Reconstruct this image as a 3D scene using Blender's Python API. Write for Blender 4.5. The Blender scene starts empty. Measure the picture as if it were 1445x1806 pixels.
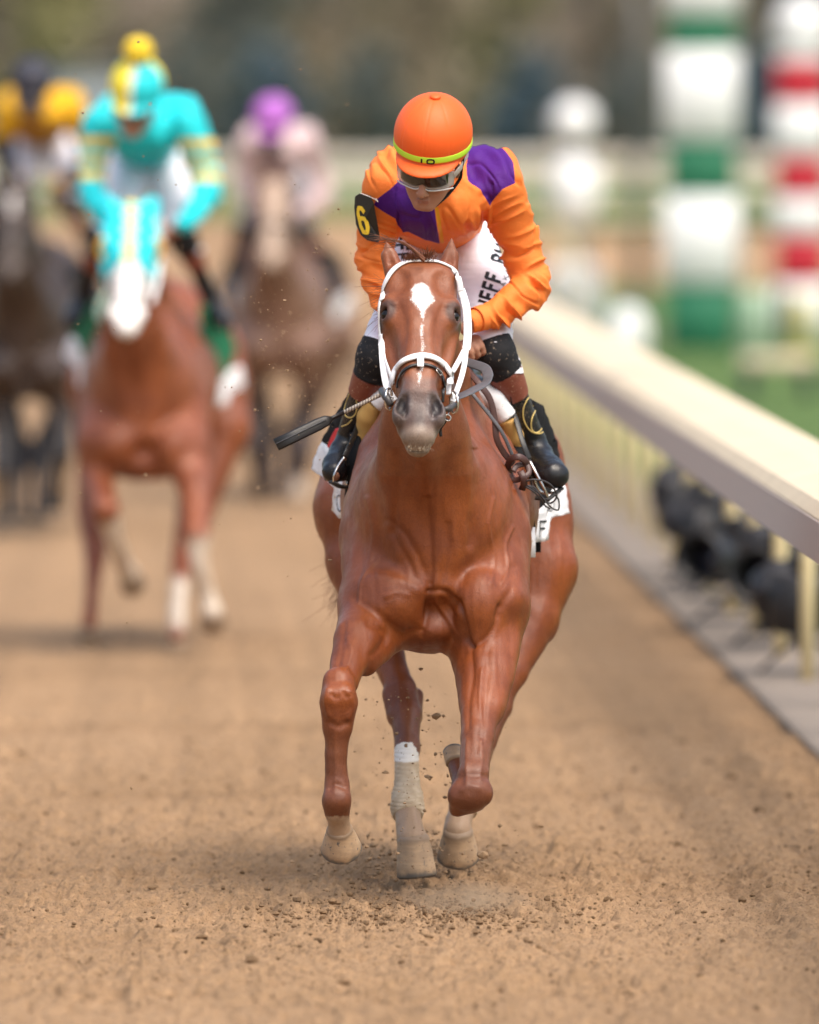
import bpy, math, random
import numpy as np
from mathutils import Vector, Matrix
from mathutils.bvhtree import BVHTree

# ------------------------------------------------------------------ camera, light
sc = bpy.context.scene
IW, IH = 1445.0, 1806.0
F = 18600.0                      # focal length in photo pixels
CAM = np.array((0.0, 0.0, 2.35))
PHI = math.atan(748.0 / F)       # pitch down
TH = math.atan(472.5 / F)        # yaw right
cam_d = bpy.data.cameras.new('camera')
cam = bpy.data.objects.new('camera', cam_d)
sc.collection.objects.link(cam)
cam.location = CAM
cam.rotation_euler = (math.pi / 2 - PHI, 0, -TH)
cam_d.sensor_fit = 'VERTICAL'
cam_d.sensor_height = 36.0
cam_d.sensor_width = 36.0
cam_d.lens = F / IH * 36.0
cam_d.clip_start = 0.5
cam_d.clip_end = 2000
cam_d.dof.use_dof = True
cam_d.dof.focus_distance = 30.15
cam_d.dof.aperture_fstop = 2.25
sc.camera = cam

world = bpy.data.worlds.new("World")
sc.world = world
world.use_nodes = True
SUN_EL, SUN_AZ = math.radians(62), math.radians(148)      # azimuth from +Y towards +X
wn = world.node_tree.nodes
sky = wn.new('ShaderNodeTexSky')
sky.sky_type = 'NISHITA'
sky.sun_disc = False
sky.sun_elevation = SUN_EL
sky.sun_rotation = SUN_AZ
sky.air_density = 1.4
sky.dust_density = 5.0
sky.ozone_density = 1.0
bg = wn['Background']
world.node_tree.links.new(sky.outputs[0], bg.inputs['Color'])
bg.inputs['Strength'].default_value = 0.15
sun_d = bpy.data.lights.new('sun', 'SUN')
sun_d.energy = 1.7
sun_d.angle = math.radians(42.0)
sun_d.color = (1.0, 0.93, 0.84)
sun = bpy.data.objects.new('sun', sun_d)
sc.collection.objects.link(sun)
SUNV = Vector((math.cos(SUN_EL) * math.sin(SUN_AZ), math.cos(SUN_EL) * math.cos(SUN_AZ), math.sin(SUN_EL)))
sun.rotation_euler = SUNV.to_track_quat('Z', 'Y').to_euler()
sun.location = (20, 10, 30)
sc.view_settings.view_transform = 'Standard'
sc.view_settings.look = 'None'
sc.view_settings.exposure = 0.74
sc.view_settings.gamma = 1.0
sc.cycles.use_adaptive_sampling = True
sc.cycles.use_denoising = True
sc.cycles.max_bounces = 6

# ------------------------------------------------------------------ pixel -> place
_f = np.array((math.sin(TH) * math.cos(PHI), math.cos(TH) * math.cos(PHI), -math.sin(PHI)))
_r = np.array((math.cos(TH), -math.sin(TH), 0.0))
_u = np.cross(_r, _f)

def ray(px, py):
    return _f + (px - IW / 2) / F * _r - (py - IH / 2) / F * _u

def W(px, py, Y):
    d = ray(px, py)
    return CAM + d * (Y / d[1])

def proj(P):
    """metres -> photo pixels (n,3)->(n,),(n,)"""
    q = np.asarray(P, dtype=np.float64) - CAM
    z = q @ _f
    return IW / 2 + F * (q @ _r) / z, IH / 2 - F * (q @ _u) / z

# ------------------------------------------------------------------ noise
def _hash(i, j, k, s):
    n = (i * 374761393 + j * 668265263 + k * 2147483647 + s * 1274126177) & 0xffffffff
    n = ((n ^ (n >> 13)) * 1274126177) & 0xffffffff
    n = ((n ^ (n >> 16)) * 2246822519) & 0xffffffff
    return ((n ^ (n >> 15)) & 0xffffff) / float(0xffffff)

def vnoise(x, y, z=None, seed=0):
    x = np.asarray(x, np.float64); y = np.asarray(y, np.float64)
    z = np.zeros_like(x) if z is None else np.asarray(z, np.float64)
    i, j, k = np.floor(x).astype(np.int64), np.floor(y).astype(np.int64), np.floor(z).astype(np.int64)
    fx, fy, fz = x - i, y - j, z - k
    fx, fy, fz = [t * t * (3 - 2 * t) for t in (fx, fy, fz)]
    r = 0
    for a in (0, 1):
        wa = fx if a else 1 - fx
        for b in (0, 1):
            wb = fy if b else 1 - fy
            for c in (0, 1):
                wc = fz if c else 1 - fz
                r = r + wa * wb * wc * _hash(i + a, j + b, k + c, seed)
    return r * 2 - 1

def fbm(x, y, z=None, seed=0, oct=3):
    s, a = 0, 1.0
    for o in range(oct):
        s = s + a * vnoise(x, y, z, seed + o * 17)
        x = x * 2.03; y = y * 2.03
        if z is not None: z = z * 2.03
        a *= 0.5
    return s

def sstep(a, b, x):
    t = np.clip((x - a) / (b - a), 0, 1)
    return t * t * (3 - 2 * t)

# ------------------------------------------------------------------ implicit surfaces
def V(*a):
    return np.array(a, dtype=np.float64)

class Field:
    def __init__(s, xs, ys, zs):
        s.ax = [np.asarray(a, np.float32) for a in (xs, ys, zs)]
        s.F = np.full([len(a) for a in s.ax], 0.6, np.float32)
    def sl(s, lo, hi):
        out = []
        for a, l, h in zip(s.ax, lo, hi):
            i0 = int(np.searchsorted(a, l)); i1 = int(np.searchsorted(a, h))
            if i1 <= i0: return None
            out.append(slice(i0, i1))
        return tuple(out)
    def grid(s, sl):
        return (s.ax[0][sl[0]][:, None, None], s.ax[1][sl[1]][None, :, None], s.ax[2][sl[2]][None, None, :])
    def _comb(s, sl, d, k, op):
        A = s.F[sl]
        if op == 'sub':
            d = -d
            if k > 0:
                h = np.clip(0.5 - 0.5 * (d - A) / k, 0, 1)      # smooth max
                s.F[sl] = d * (1 - h) + A * h + k * h * (1 - h)
            else:
                s.F[sl] = np.maximum(A, d)
        elif op == 'int':
            s.F[sl] = np.maximum(A, d)
        else:
            if k > 0:
                h = np.clip(0.5 + 0.5 * (A - d) / k, 0, 1)
                s.F[sl] = A * (1 - h) + d * h - k * h * (1 - h)
            else:
                s.F[sl] = np.minimum(A, d)
    def ell(s, c, r, R=None, k=0.02, op='add'):
        c = np.asarray(c, float); r = np.asarray(r, float)
        R = np.eye(3) if R is None else np.asarray(R)
        ext = np.sqrt(((R * r[:, None]) ** 2).sum(0)) + k + 0.03
        sl = s.sl(c - ext, c + ext)
        if sl is None: return
        X, Y, Z = s.grid(sl)
        X, Y, Z = X - np.float32(c[0]), Y - np.float32(c[1]), Z - np.float32(c[2])
        q = [np.float32(R[i, 0]) * X + np.float32(R[i, 1]) * Y + np.float32(R[i, 2]) * Z for i in range(3)]
        k0 = np.sqrt(sum((q[i] / np.float32(r[i])) ** 2 for i in range(3)))
        k1 = np.sqrt(sum((q[i] / np.float32(r[i] ** 2)) ** 2 for i in range(3))) + 1e-6
        d = np.where(k0 < 1, (k0 - 1) * np.float32(r.min()), k0 * (k0 - 1) / k1)
        s._comb(sl, d, k, op)
    def chain(s, pts, rad, k=0.02, sq=None, op='add'):
        """round cones along points; sq=(axis, factor) widens the section along axis"""
        pts = [np.asarray(p, float) for p in pts]
        m = max(rad) * (max(1.0, sq[1]) if sq else 1) + k + 0.03
        lo = np.min(pts, 0) - m; hi = np.max(pts, 0) + m
        sl = s.sl(lo, hi)
        if sl is None: return
        X, Y, Z = s.grid(sl)
        D = None
        for a, b, ra, rb in zip(pts[:-1], pts[1:], rad[:-1], rad[1:]):
            ba = (b - a).astype(np.float32); L2 = float(ba @ ba) + 1e-9
            pa = [X - np.float32(a[0]), Y - np.float32(a[1]), Z - np.float32(a[2])]
            t = np.clip((pa[0] * ba[0] + pa[1] * ba[1] + pa[2] * ba[2]) / np.float32(L2), 0, 1)
            w = [pa[i] - t * ba[i] for i in range(3)]
            if sq:
                v = np.asarray(sq[0], float); v = (v / np.linalg.norm(v)).astype(np.float32)
                dv = (w[0] * v[0] + w[1] * v[1] + w[2] * v[2]) * np.float32(1 / sq[1] - 1)
                w = [w[i] + dv * v[i] for i in range(3)]
            d = np.sqrt(w[0] ** 2 + w[1] ** 2 + w[2] ** 2) - (ra + (rb - ra) * t)
            if D is None: D = d
            else:
                kk = np.float32(0.25 * min(ra, rb) + 1e-5)
                h = np.clip(0.5 + 0.5 * (D - d) / kk, 0, 1)
                D = D * (1 - h) + d * h - kk * h * (1 - h)
        s._comb(sl, D.astype(np.float32), k, op)
    def half(s, p, n, op='int'):
        """keep the side of the plane n points away from"""
        p = np.asarray(p, float); n = np.asarray(n, float); n = n / np.linalg.norm(n)
        X, Y, Z = s.grid((slice(None),) * 3)
        d = (X - np.float32(p[0])) * np.float32(n[0]) + (Y - np.float32(p[1])) * np.float32(n[1]) + (Z - np.float32(p[2])) * np.float32(n[2])
        s.F = np.maximum(s.F, d)
    def mesh(s, it=2, lam=0.5):
        F = s.F
        S = F < 0
        cnt = np.zeros([n - 1 for n in F.shape], np.uint8)
        for a in (0, 1):
            for b in (0, 1):
                for c in (0, 1):
                    cnt += S[a:F.shape[0] - 1 + a, b:F.shape[1] - 1 + b, c:F.shape[2] - 1 + c]
        act = (cnt > 0) & (cnt < 8)
        ijk = np.argwhere(act)
        n = len(ijk)
        idx = np.full(act.shape, -1, np.int32)
        idx[act] = np.arange(n, dtype=np.int32)
        i, j, k = ijk.T
        cor = {}
        for a in (0, 1):
            for b in (0, 1):
                for c in (0, 1):
                    cor[(a, b, c)] = F[i + a, j + b, k + c].astype(np.float64)
        acc = np.zeros((n, 3)); num = np.zeros(n)
        for axis in range(3):
            o = [q for q in range(3) if q != axis]
            for u in (0, 1):
                for v in (0, 1):
                    p0 = [0, 0, 0]; p0[o[0]] = u; p0[o[1]] = v
                    p1 = list(p0); p1[axis] = 1
                    A, B = cor[tuple(p0)], cor[tuple(p1)]
                    m = (A < 0) != (B < 0)
                    t = np.where(m, A / np.where(m, A - B, 1), 0)
                    pos = np.tile(np.array(p0, float), (n, 1)); pos[:, axis] = t
                    acc += pos * m[:, None]; num += m
        fr = acc / num[:, None]
        P = np.zeros((n, 3))
        for q, ii in enumerate((i, j, k)):
            A = s.ax[q].astype(np.float64)
            P[:, q] = A[ii] + fr[:, q] * (A[ii + 1] - A[ii])
        quads = []
        for axis in range(3):
            o = [(axis + 1) % 3, (axis + 2) % 3]
            s0 = [slice(1, -1)] * 3; s1 = [slice(1, -1)] * 3
            s0[axis] = slice(0, -1); s1[axis] = slice(1, None)
            A, B = S[tuple(s0)], S[tuple(s1)]
            e = np.argwhere(A != B)
            if not len(e): continue
            off = np.array([1, 1, 1]); off[axis] = 0
            e = e + off
            inside = S[e[:, 0], e[:, 1], e[:, 2]]
            q = []
            for du, dv in ((-1, -1), (0, -1), (0, 0), (-1, 0)):
                c = e.copy(); c[:, o[0]] += du; c[:, o[1]] += dv
                q.append(idx[c[:, 0], c[:, 1], c[:, 2]])
            q = np.stack(q, 1)
            q[~inside] = q[~inside][:, ::-1]
            quads.append(q)
        Q = np.concatenate(quads)
        Q = Q[(Q >= 0).all(1)]
        if it: P = smooth(P, Q, it, lam)
        return P, Q

def smooth(P, Q, it=2, lam=0.5):
    n = len(P)
    a = np.concatenate([Q[:, 0], Q[:, 1], Q[:, 2], Q[:, 3]]); b = np.concatenate([Q[:, 1], Q[:, 2], Q[:, 3], Q[:, 0]])
    A = np.concatenate([a, b]); B = np.concatenate([b, a])
    deg = np.maximum(np.bincount(A, minlength=n), 1)
    for t in range(it):
        for l in (lam, -lam * 1.03):
            M = np.stack([np.bincount(A, weights=P[B, q], minlength=n) for q in range(3)], 1) / deg[:, None]
            P = P + l * (M - P)
    return P

def normals(P, Q):
    nrm = np.cross(P[Q[:, 2]] - P[Q[:, 0]], P[Q[:, 3]] - P[Q[:, 1]])
    N = np.zeros_like(P)
    for c in range(4):
        for q in range(3):
            N[:, q] += np.bincount(Q[:, c], weights=nrm[:, q], minlength=len(P))
    return N / (np.linalg.norm(N, axis=1)[:, None] + 1e-12)

# ------------------------------------------------------------------ objects
COL = sc.collection

def mesh_obj(name, P, Q, mat, parent=None, origin=(0, 0, 0), shade=True, attrs=None):
    P = np.asarray(P, np.float64) - np.asarray(origin, float)
    me = bpy.data.meshes.new(name)
    Q = np.asarray(Q) if not isinstance(Q, list) else Q
    if isinstance(Q, np.ndarray) and Q.ndim == 2:
        nv = Q.shape[1]; nf = len(Q)
        me.vertices.add(len(P)); me.vertices.foreach_set('co', P.astype(np.float32).ravel())
        me.loops.add(nf * nv); me.loops.foreach_set('vertex_index', Q.astype(np.int32).ravel())
        me.polygons.add(nf)
        me.polygons.foreach_set('loop_start', (np.arange(nf) * nv).astype(np.int32))
        try: me.polygons.foreach_set('loop_total', np.full(nf, nv, np.int32))
        except Exception: pass
        me.update(calc_edges=True); me.validate()
    else:
        me.from_pydata([tuple(p) for p in P], [], [tuple(int(i) for i in f) for f in Q]); me.update()
    if shade: me.polygons.foreach_set('use_smooth', np.ones(len(me.polygons), bool))
    for nm, arr in (attrs or {}).items():
        arr = np.asarray(arr, np.float32)
        if arr.ndim == 2:
            a = me.attributes.new(nm, 'FLOAT_COLOR', 'POINT')
            c = np.ones((len(arr), 4), np.float32); c[:, :3] = arr
            a.data.foreach_set('color', c.ravel())
        else:
            a = me.attributes.new(nm, 'FLOAT', 'POINT')
            a.data.foreach_set('value', arr)
    if mat: me.materials.append(mat)
    o = bpy.data.objects.new(name, me)
    COL.objects.link(o)
    if parent is not None: o.parent = parent
    return o

def thing(name, label, cat, loc=(0, 0, 0), group=None):
    o = bpy.data.objects.new(name, None); COL.objects.link(o)
    o.location = loc; o.empty_display_size = 0.2
    tag(o, label, cat, group)
    return o

def tag(o, label=None, cat=None, group=None, kind=None):
    for k, v in (('label', label), ('category', cat), ('group', group), ('kind', kind)):
        if v: o[k] = v
    return o

def bvh(P, Q):
    return BVHTree.FromPolygons([tuple(p) for p in P], [tuple(int(i) for i in f) for f in Q])

class MB:
    """collects simple solids into one mesh"""
    def __init__(s): s.v = []; s.f = []
    def add(s, v, f):
        b = len(s.v); s.v += [tuple(map(float, p)) for p in v]; s.f += [tuple(int(i) + b for i in q) for q in f]
        return s
    def box(s, c, h, R=None, bev=0.0):
        c = np.asarray(c, float); h = np.asarray(h, float)
        R = np.eye(3) if R is None else np.asarray(R)
        if bev <= 0:
            v = [c + R.T @ (h * V(a, b, d)) for a in (-1, 1) for b in (-1, 1) for d in (-1, 1)]
            return s.add(v, [(0, 1, 3, 2), (4, 6, 7, 5), (0, 4, 5, 1), (2, 3, 7, 6), (0, 2, 6, 4), (1, 5, 7, 3)])
        prof = [(-1, -1, -bev, 0), (1, -1, 0, 0)]
        rings = []
        hx, hy, hz = h
        b = bev
        base = [(hx - b, -hy), (hx, -hy + b), (hx, hy - b), (hx - b, hy), (-hx + b, hy), (-hx, hy - b), (-hx, -hy + b), (-hx + b, -hy)]
        for z, sh in ((-hz, b), (-hz + b, 0), (hz - b, 0), (hz, b)):
            rings.append([c + R.T @ V(x * (hx - sh) / hx, y * (hy - sh) / hy, z) for x, y in base])
        v = [p for r in rings for p in r]; n = 8
        f = [(r * n + i, r * n + (i + 1) % n, (r + 1) * n + (i + 1) % n, (r + 1) * n + i) for r in range(3) for i in range(n)]
        f += [tuple(range(n - 1, -1, -1)), tuple(range(3 * n, 4 * n))]
        return s.add(v, f)
    def tube(s, pts, rad, n=10, closed=False, flat=None, cap=True):
        pts = [np.asarray(p, float) for p in pts]
        if np.isscalar(rad): rad = [rad] * len(pts)
        m = len(pts)
        tang = [pts[min(i + 1, m - 1)] - pts[max(i - 1, 0)] if not closed else pts[(i + 1) % m] - pts[i - 1] for i in range(m)]
        tang = [t / (np.linalg.norm(t) + 1e-12) for t in tang]
        u = np.cross(tang[0], V(0, 0, 1))
        if np.linalg.norm(u) < 0.1: u = np.cross(tang[0], V(1, 0, 0))
        u /= np.linalg.norm(u)
        v = []
        for p, t, r in zip(pts, tang, rad):
            u = u - t * (u @ t); u /= np.linalg.norm(u); w = np.cross(t, u)
            rr = r if not np.isscalar(r) else (r, r)
            for i in range(n):
                a = 2 * math.pi * i / n
                v.append(p + u * rr[0] * math.cos(a) + w * rr[1] * math.sin(a))
        f = []
        for k in range(m if closed else m - 1):
            k2 = (k + 1) % m
            for i in range(n):
                f.append((k * n + i, k * n + (i + 1) % n, k2 * n + (i + 1) % n, k2 * n + i))
        if cap and not closed:
            f += [tuple(range(n - 1, -1, -1)), tuple(range((m - 1) * n, m * n))]
        return s.add(v, f)
    def ribbon(s, pts, nrm, width, th):
        """flat strap along pts with outward normals nrm (list) - closed cross-section with rounded edges"""
        m = len(pts); v = []
        pts = [np.asarray(p, float) for p in pts]
        wd = [width] * m if np.isscalar(width) else width
        for i in range(m):
            t = pts[min(i + 1, m - 1)] - pts[max(i - 1, 0)]; t /= np.linalg.norm(t) + 1e-12
            n_ = np.asarray(nrm[i], float); n_ = n_ - t * (n_ @ t); n_ /= np.linalg.norm(n_) + 1e-12
            w = np.cross(t, n_); h = wd[i] / 2
            for a, b in ((-h, 0), (-h, th * .7), (-h * .75, th), (h * .75, th), (h, th * .7), (h, 0)):
                v.append(pts[i] + w * a + n_ * b)
        n = 6
        f = [(k * n + i, k * n + (i + 1) % n, (k + 1) * n + (i + 1) % n, (k + 1) * n + i) for k in range(m - 1) for i in range(n)]
        f += [tuple(range(n - 1, -1, -1)), tuple(range((m - 1) * n, m * n))]
        return s.add(v, f)
    def lathe(s, prof, c, axis=(0, 0, 1), n=24):
        ax = np.asarray(axis, float); ax = ax / np.linalg.norm(ax)
        u = np.cross(ax, V(0, 1, 0)); 
        if np.linalg.norm(u) < 0.1: u = np.cross(ax, V(1, 0, 0))
        u /= np.linalg.norm(u); w = np.cross(ax, u); c = np.asarray(c, float)
        v = [c + ax * z + (u * math.cos(2 * math.pi * i / n) + w * math.sin(2 * math.pi * i / n)) * max(r, 1e-4) for r, z in prof for i in range(n)]
        m = len(prof)
        f = [(k * n + i, k * n + (i + 1) % n, (k + 1) * n + (i + 1) % n, (k + 1) * n + i) for k in range(m - 1) for i in range(n)]
        f += [tuple(range(n - 1, -1, -1)), tuple(range((m - 1) * n, m * n))]
        return s.add(v, f)
    def build(s, name, mat, parent=None, origin=(0, 0, 0), shade=True, attrs=None):
        o = mesh_obj(name, np.array(s.v), s.f, mat, parent, origin, shade, attrs)
        return o

def spline(pts, n=8):
    """Catmull-Rom through pts"""
    P = [np.asarray(p, float) for p in pts]
    P = [2 * P[0] - P[1]] + P + [2 * P[-1] - P[-2]]
    out = []
    for i in range(1, len(P) - 2):
        for t in np.linspace(0, 1, n, endpoint=False):
            a, b, c, d = P[i - 1], P[i], P[i + 1], P[i + 2]
            out.append(0.5 * ((2 * b) + (c - a) * t + (2 * a - 5 * b + 4 * c - d) * t ** 2 + (3 * b - a - 3 * c + d) * t ** 3))
    out.append(P[-2])
    return out

def rot(ax, deg):
    a = math.radians(deg)
    return np.array(Matrix.Rotation(a, 3, ax))

def polysd(px, py, poly):
    """signed distance (positive inside) of points to a polygon, in the units of the points"""
    poly = np.asarray(poly, float); n = len(poly)
    d = np.full(len(px), 1e9); ins = np.zeros(len(px), bool)
    for i in range(n):
        a, b = poly[i], poly[(i + 1) % n]
        e = b - a; wx, wy = px - a[0], py - a[1]
        t = np.clip((wx * e[0] + wy * e[1]) / (e @ e + 1e-12), 0, 1)
        d = np.minimum(d, np.hypot(wx - t * e[0], wy - t * e[1]))
        c = ((a[1] <= py) != (b[1] <= py)) & (px < (b[0] - a[0]) * (py - a[1]) / (b[1] - a[1] + 1e-12) + a[0])
        ins ^= c
    return np.where(ins, d, -d)

# ------------------------------------------------------------------ materials
class NT:
    def __init__(s, name, rough=0.6, spec=0.3):
        s.m = bpy.data.materials.new(name); s.m.use_nodes = True
        s.t = s.m.node_tree; s.n = s.t.nodes; s.l = s.t.links
        s.b = s.n['Principled BSDF']
        s.b.inputs['Roughness'].default_value = rough
        s.b.inputs['Specular IOR Level'].default_value = spec
    def node(s, t, **kw):
        n = s.n.new(t)
        for k, v in kw.items(): setattr(n, k, v)
        return n
    def link(s, a, b): s.l.new(a, b)
    def attr(s, name, fac=False):
        n = s.node('ShaderNodeAttribute', attribute_name=name)
        return n.outputs['Fac' if fac else 'Color']
    def noise(s, scale, detail=3, rough=0.55, vec=None, dist=0.0):
        n = s.node('ShaderNodeTexNoise')
        n.inputs['Scale'].default_value = scale; n.inputs['Detail'].default_value = detail
        n.inputs['Roughness'].default_value = rough; n.inputs['Distortion'].default_value = dist
        if vec is None:
            vec = s.coord()
        s.link(vec, n.inputs['Vector'])
        return n.outputs['Fac']
    def coord(s, scale=None, rotz=None):
        c = s.node('ShaderNodeTexCoord').outputs['Object']
        if scale is not None or rotz is not None:
            mp = s.node('ShaderNodeMapping')
            if scale is not None: mp.inputs['Scale'].default_value = scale
            if rotz is not None: mp.inputs['Rotation'].default_value = rotz
            s.link(c, mp.inputs['Vector']); c = mp.outputs['Vector']
        return c
    def math(s, op, a, b=None, c=None, clamp=False):
        n = s.node('ShaderNodeMath', operation=op); n.use_clamp = clamp
        for i, x in enumerate((a, b, c)):
            if x is None: continue
            if isinstance(x, (int, float)): n.inputs[i].default_value = x
            else: s.link(x, n.inputs[i])
        return n.outputs[0]
    def ramp(s, fac, a, b, lo=0.0, hi=1.0):
        n = s.node('ShaderNodeMapRange'); n.interpolation_type = 'SMOOTHSTEP'
        s.link(fac, n.inputs['Value'])
        n.inputs['From Min'].default_value = a; n.inputs['From Max'].default_value = b
        n.inputs['To Min'].default_value = lo; n.inputs['To Max'].default_value = hi
        return n.outputs['Result']
    def mix(s, fac, a, b, mode='MIX'):
        n = s.node('ShaderNodeMix', data_type='RGBA', blend_type=mode)
        for i, x in ((0, fac), (6, a), (7, b)):
            if isinstance(x, (int, float)): n.inputs[i].default_value = x
            elif isinstance(x, (tuple, list)): n.inputs[i].default_value = (*x[:3], 1)
            else: s.link(x, n.inputs[i])
        return n.outputs[2]
    def color(s, x):
        if isinstance(x, (tuple, list)): s.b.inputs['Base Color'].default_value = (*x[:3], 1)
        else: s.link(x, s.b.inputs['Base Color'])
        return s
    def bump(s, h, strength=0.3, dist=0.01):
        n = s.node('ShaderNodeBump'); n.inputs['Strength'].default_value = strength; n.inputs['Distance'].default_value = dist
        s.link(h, n.inputs['Height']); s.link(n.outputs[0], s.b.inputs['Normal'])
        return s
    def rough(s, x): s.link(x, s.b.inputs['Roughness']); return s

def lin(r, g, b):
    return tuple(((c / 255) / 12.92 if c <= 10 else (((c / 255) + 0.055) / 1.055) ** 2.4) for c in (r, g, b))

_mats = {}
def M(name, col=(0.5, 0.5, 0.5), rough=0.6, spec=0.3, metal=0.0, var=0.12, vs=25.0, bump=0.15, bs=120.0, bd=0.002, dirt=None):
    if name in _mats: return _mats[name]
    t = NT(name, rough, spec)
    n = t.noise(vs, 4)
    dark = tuple(c * (1 - var) for c in col); light = tuple(min(1, c * (1 + var)) for c in col)
    c = t.mix(n, dark, light)
    if dirt:
        c = t.mix(t.ramp(t.noise(90, 3, 0.7), 0.60, 0.70), c, dirt)
    t.color(c)
    t.b.inputs['Metallic'].default_value = metal
    if bump: t.bump(t.noise(bs, 3), bump, bd)
    _mats[name] = t.m
    return t.m
# ------------------------------------------------------------------ ground
def dirt_material(name, c1, c2, c3, near=True):
    t = NT(name, .95, .12)
    co = t.coord()
    n1 = t.noise(1.0, 3, .5, t.coord(scale=(.9, .22, 1)))
    n2 = t.noise(26, 5, .72, co)
    n3 = t.noise(1.0, 4, .75, t.coord(scale=(190, 110, 150)))
    c = t.mix(t.ramp(n1, .3, .7), c1, c2)
    c = t.mix(t.ramp(n2, .42, .72, 0, .55), c, c3)
    c = t.mix(t.ramp(n3, .55, .68, 0, .8), c, tuple(x * .42 for x in c3))  # dark specks stand in for shade in small pits
    n5 = t.noise(1.0, 3, .7, t.coord(scale=(48, 34, 60)))
    c = t.mix(t.ramp(n5, .58, .68, 0, .65), c, tuple(x * .55 for x in c3))  # larger dark spots, shade of the clod relief put into the colour
    c = t.mix(t.ramp(n5, .44, .34, 0, .5), c, tuple(min(1, x * 1.18) for x in c1))
    n4 = t.noise(1.0, 3, .7, t.coord(scale=(9, 5, 1)))
    c = t.mix(t.ramp(n4, .56, .70, 0, .45), c, c3)
    lanes = t.noise(1.0, 3, .6, t.coord(scale=(6.5, .035, 1)))
    c = t.mix(t.ramp(lanes, .34, .66, 0, .6), c, t.mix(1.0, c, (1.28, 1.27, 1.25), 'MULTIPLY'))
    cross = t.noise(1.0, 2, .5, t.coord(scale=(.15, 1.1, 1)))
    c = t.mix(t.ramp(cross, .52, .70, 0, .6), c, t.mix(1.0, c, (.74, .71, .68), 'MULTIPLY'))
    t.color(c)
    t.bump(t.math('ADD', t.math('MULTIPLY', n2, .7), t.math('MULTIPLY', n3, .5)), .9, .014)
    return t.m
def axis_sp(segs):
    out = []
    for a, b, s in segs: out.append(np.arange(a, b, s))
    return np.concatenate(out + [np.array([segs[-1][1]])])
TRX = 2.36
gx = axis_sp([(-160, -20, 10), (-20, -4, 1.0), (-4, -.75, .10), (-.75, TRX, .0062)])
gy = axis_sp([(-10, 20, 3), (20, 26, .25), (26, 27, .03), (27, 33, .009), (33, 36, .014), (36, 42, .028), (42, 56, .07), (56, 80, .3), (80, 130, 2), (130, 240, 10)])
GX, GY = np.meshgrid(gx, gy)
def ground_h(X, Y):
    a = np.where(Y < 30, 1.0, .35 + .65 * np.exp(-((Y - 30) / 14.0) ** 2))
    n = .011 * vnoise(X * 5.5, Y * 3.5, seed=1) + .0100 * vnoise(X * 17, Y * 12, seed=2) + .0085 * vnoise(X * 38, Y * 28, seed=3)
    c = vnoise(X * 30 + 3 * Y, Y * 16, seed=4)
    n = n + .011 * sstep(.42, .85, c) - .010 * sstep(.4, .8, -c) * 1.0
    c = vnoise(X * 62, Y * 40, seed=6)
    n = n + .0100 * sstep(.35, .8, c) + .0065 * vnoise(X * 80 + Y * 14, Y * 42, seed=16) + .0035 * vnoise(X * 140, Y * 80, seed=26)
    # hoof scoops
    r_ = np.zeros_like(X)
    rn = random.Random(12)
    for _ in range(170):
        cx, cy = rn.uniform(-1.2, 2.3), rn.uniform(26.5, 46)
        rr = rn.uniform(.05, .085)
        m = (np.abs(X - cx) < .3) & (np.abs(Y - cy) < .4)
        if not m.any(): continue
        d = np.hypot((X[m] - cx) / rr, (Y[m] - cy) / (rr * 1.5))
        r_[m] += -.026 * np.exp(-(d ** 2)) + .016 * np.exp(-((d - 1.5) / .42) ** 2) * (1 + .6 * vnoise(X[m] * 30, Y[m] * 20, seed=7))
    n = n + r_
    # harrow lines along the track
    n = n + .011 * np.sin(X * 24 + .8 * np.sin(Y * .25)) * sstep(.95, 1.25, X) * (.6 + .6 * vnoise(X * 2, Y * .8, seed=33))
    n = n - .020 * np.exp(-((Y - 29.45 + .12 * vnoise(X * 3, Y * 0, seed=35)) / .10) ** 2) * sstep(.75, .45, X) * (1 + .5 * vnoise(X * 9, Y * 6, seed=36))
    big = .03 * vnoise(X * .5, Y * .12, seed=9) * sstep(42, 60, Y) * 0
    return n * (.15 + .85 * a)
GZ = ground_h(GX, GY)
nx_, ny_ = len(gx), len(gy)
P = np.stack([GX.ravel(), GY.ravel(), GZ.ravel()], 1)
ii = (np.arange(ny_ - 1)[:, None] * nx_ + np.arange(nx_ - 1)[None]).ravel()
Q = np.stack([ii, ii + 1, ii + nx_ + 1, ii + nx_], 1)
m_dirt = dirt_material('track_loam', (.358, .230, .132), (.302, .192, .108), (.185, .117, .068))
tag(mesh_obj('track', P, Q, m_dirt), kind='structure')
del GX, GY

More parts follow.
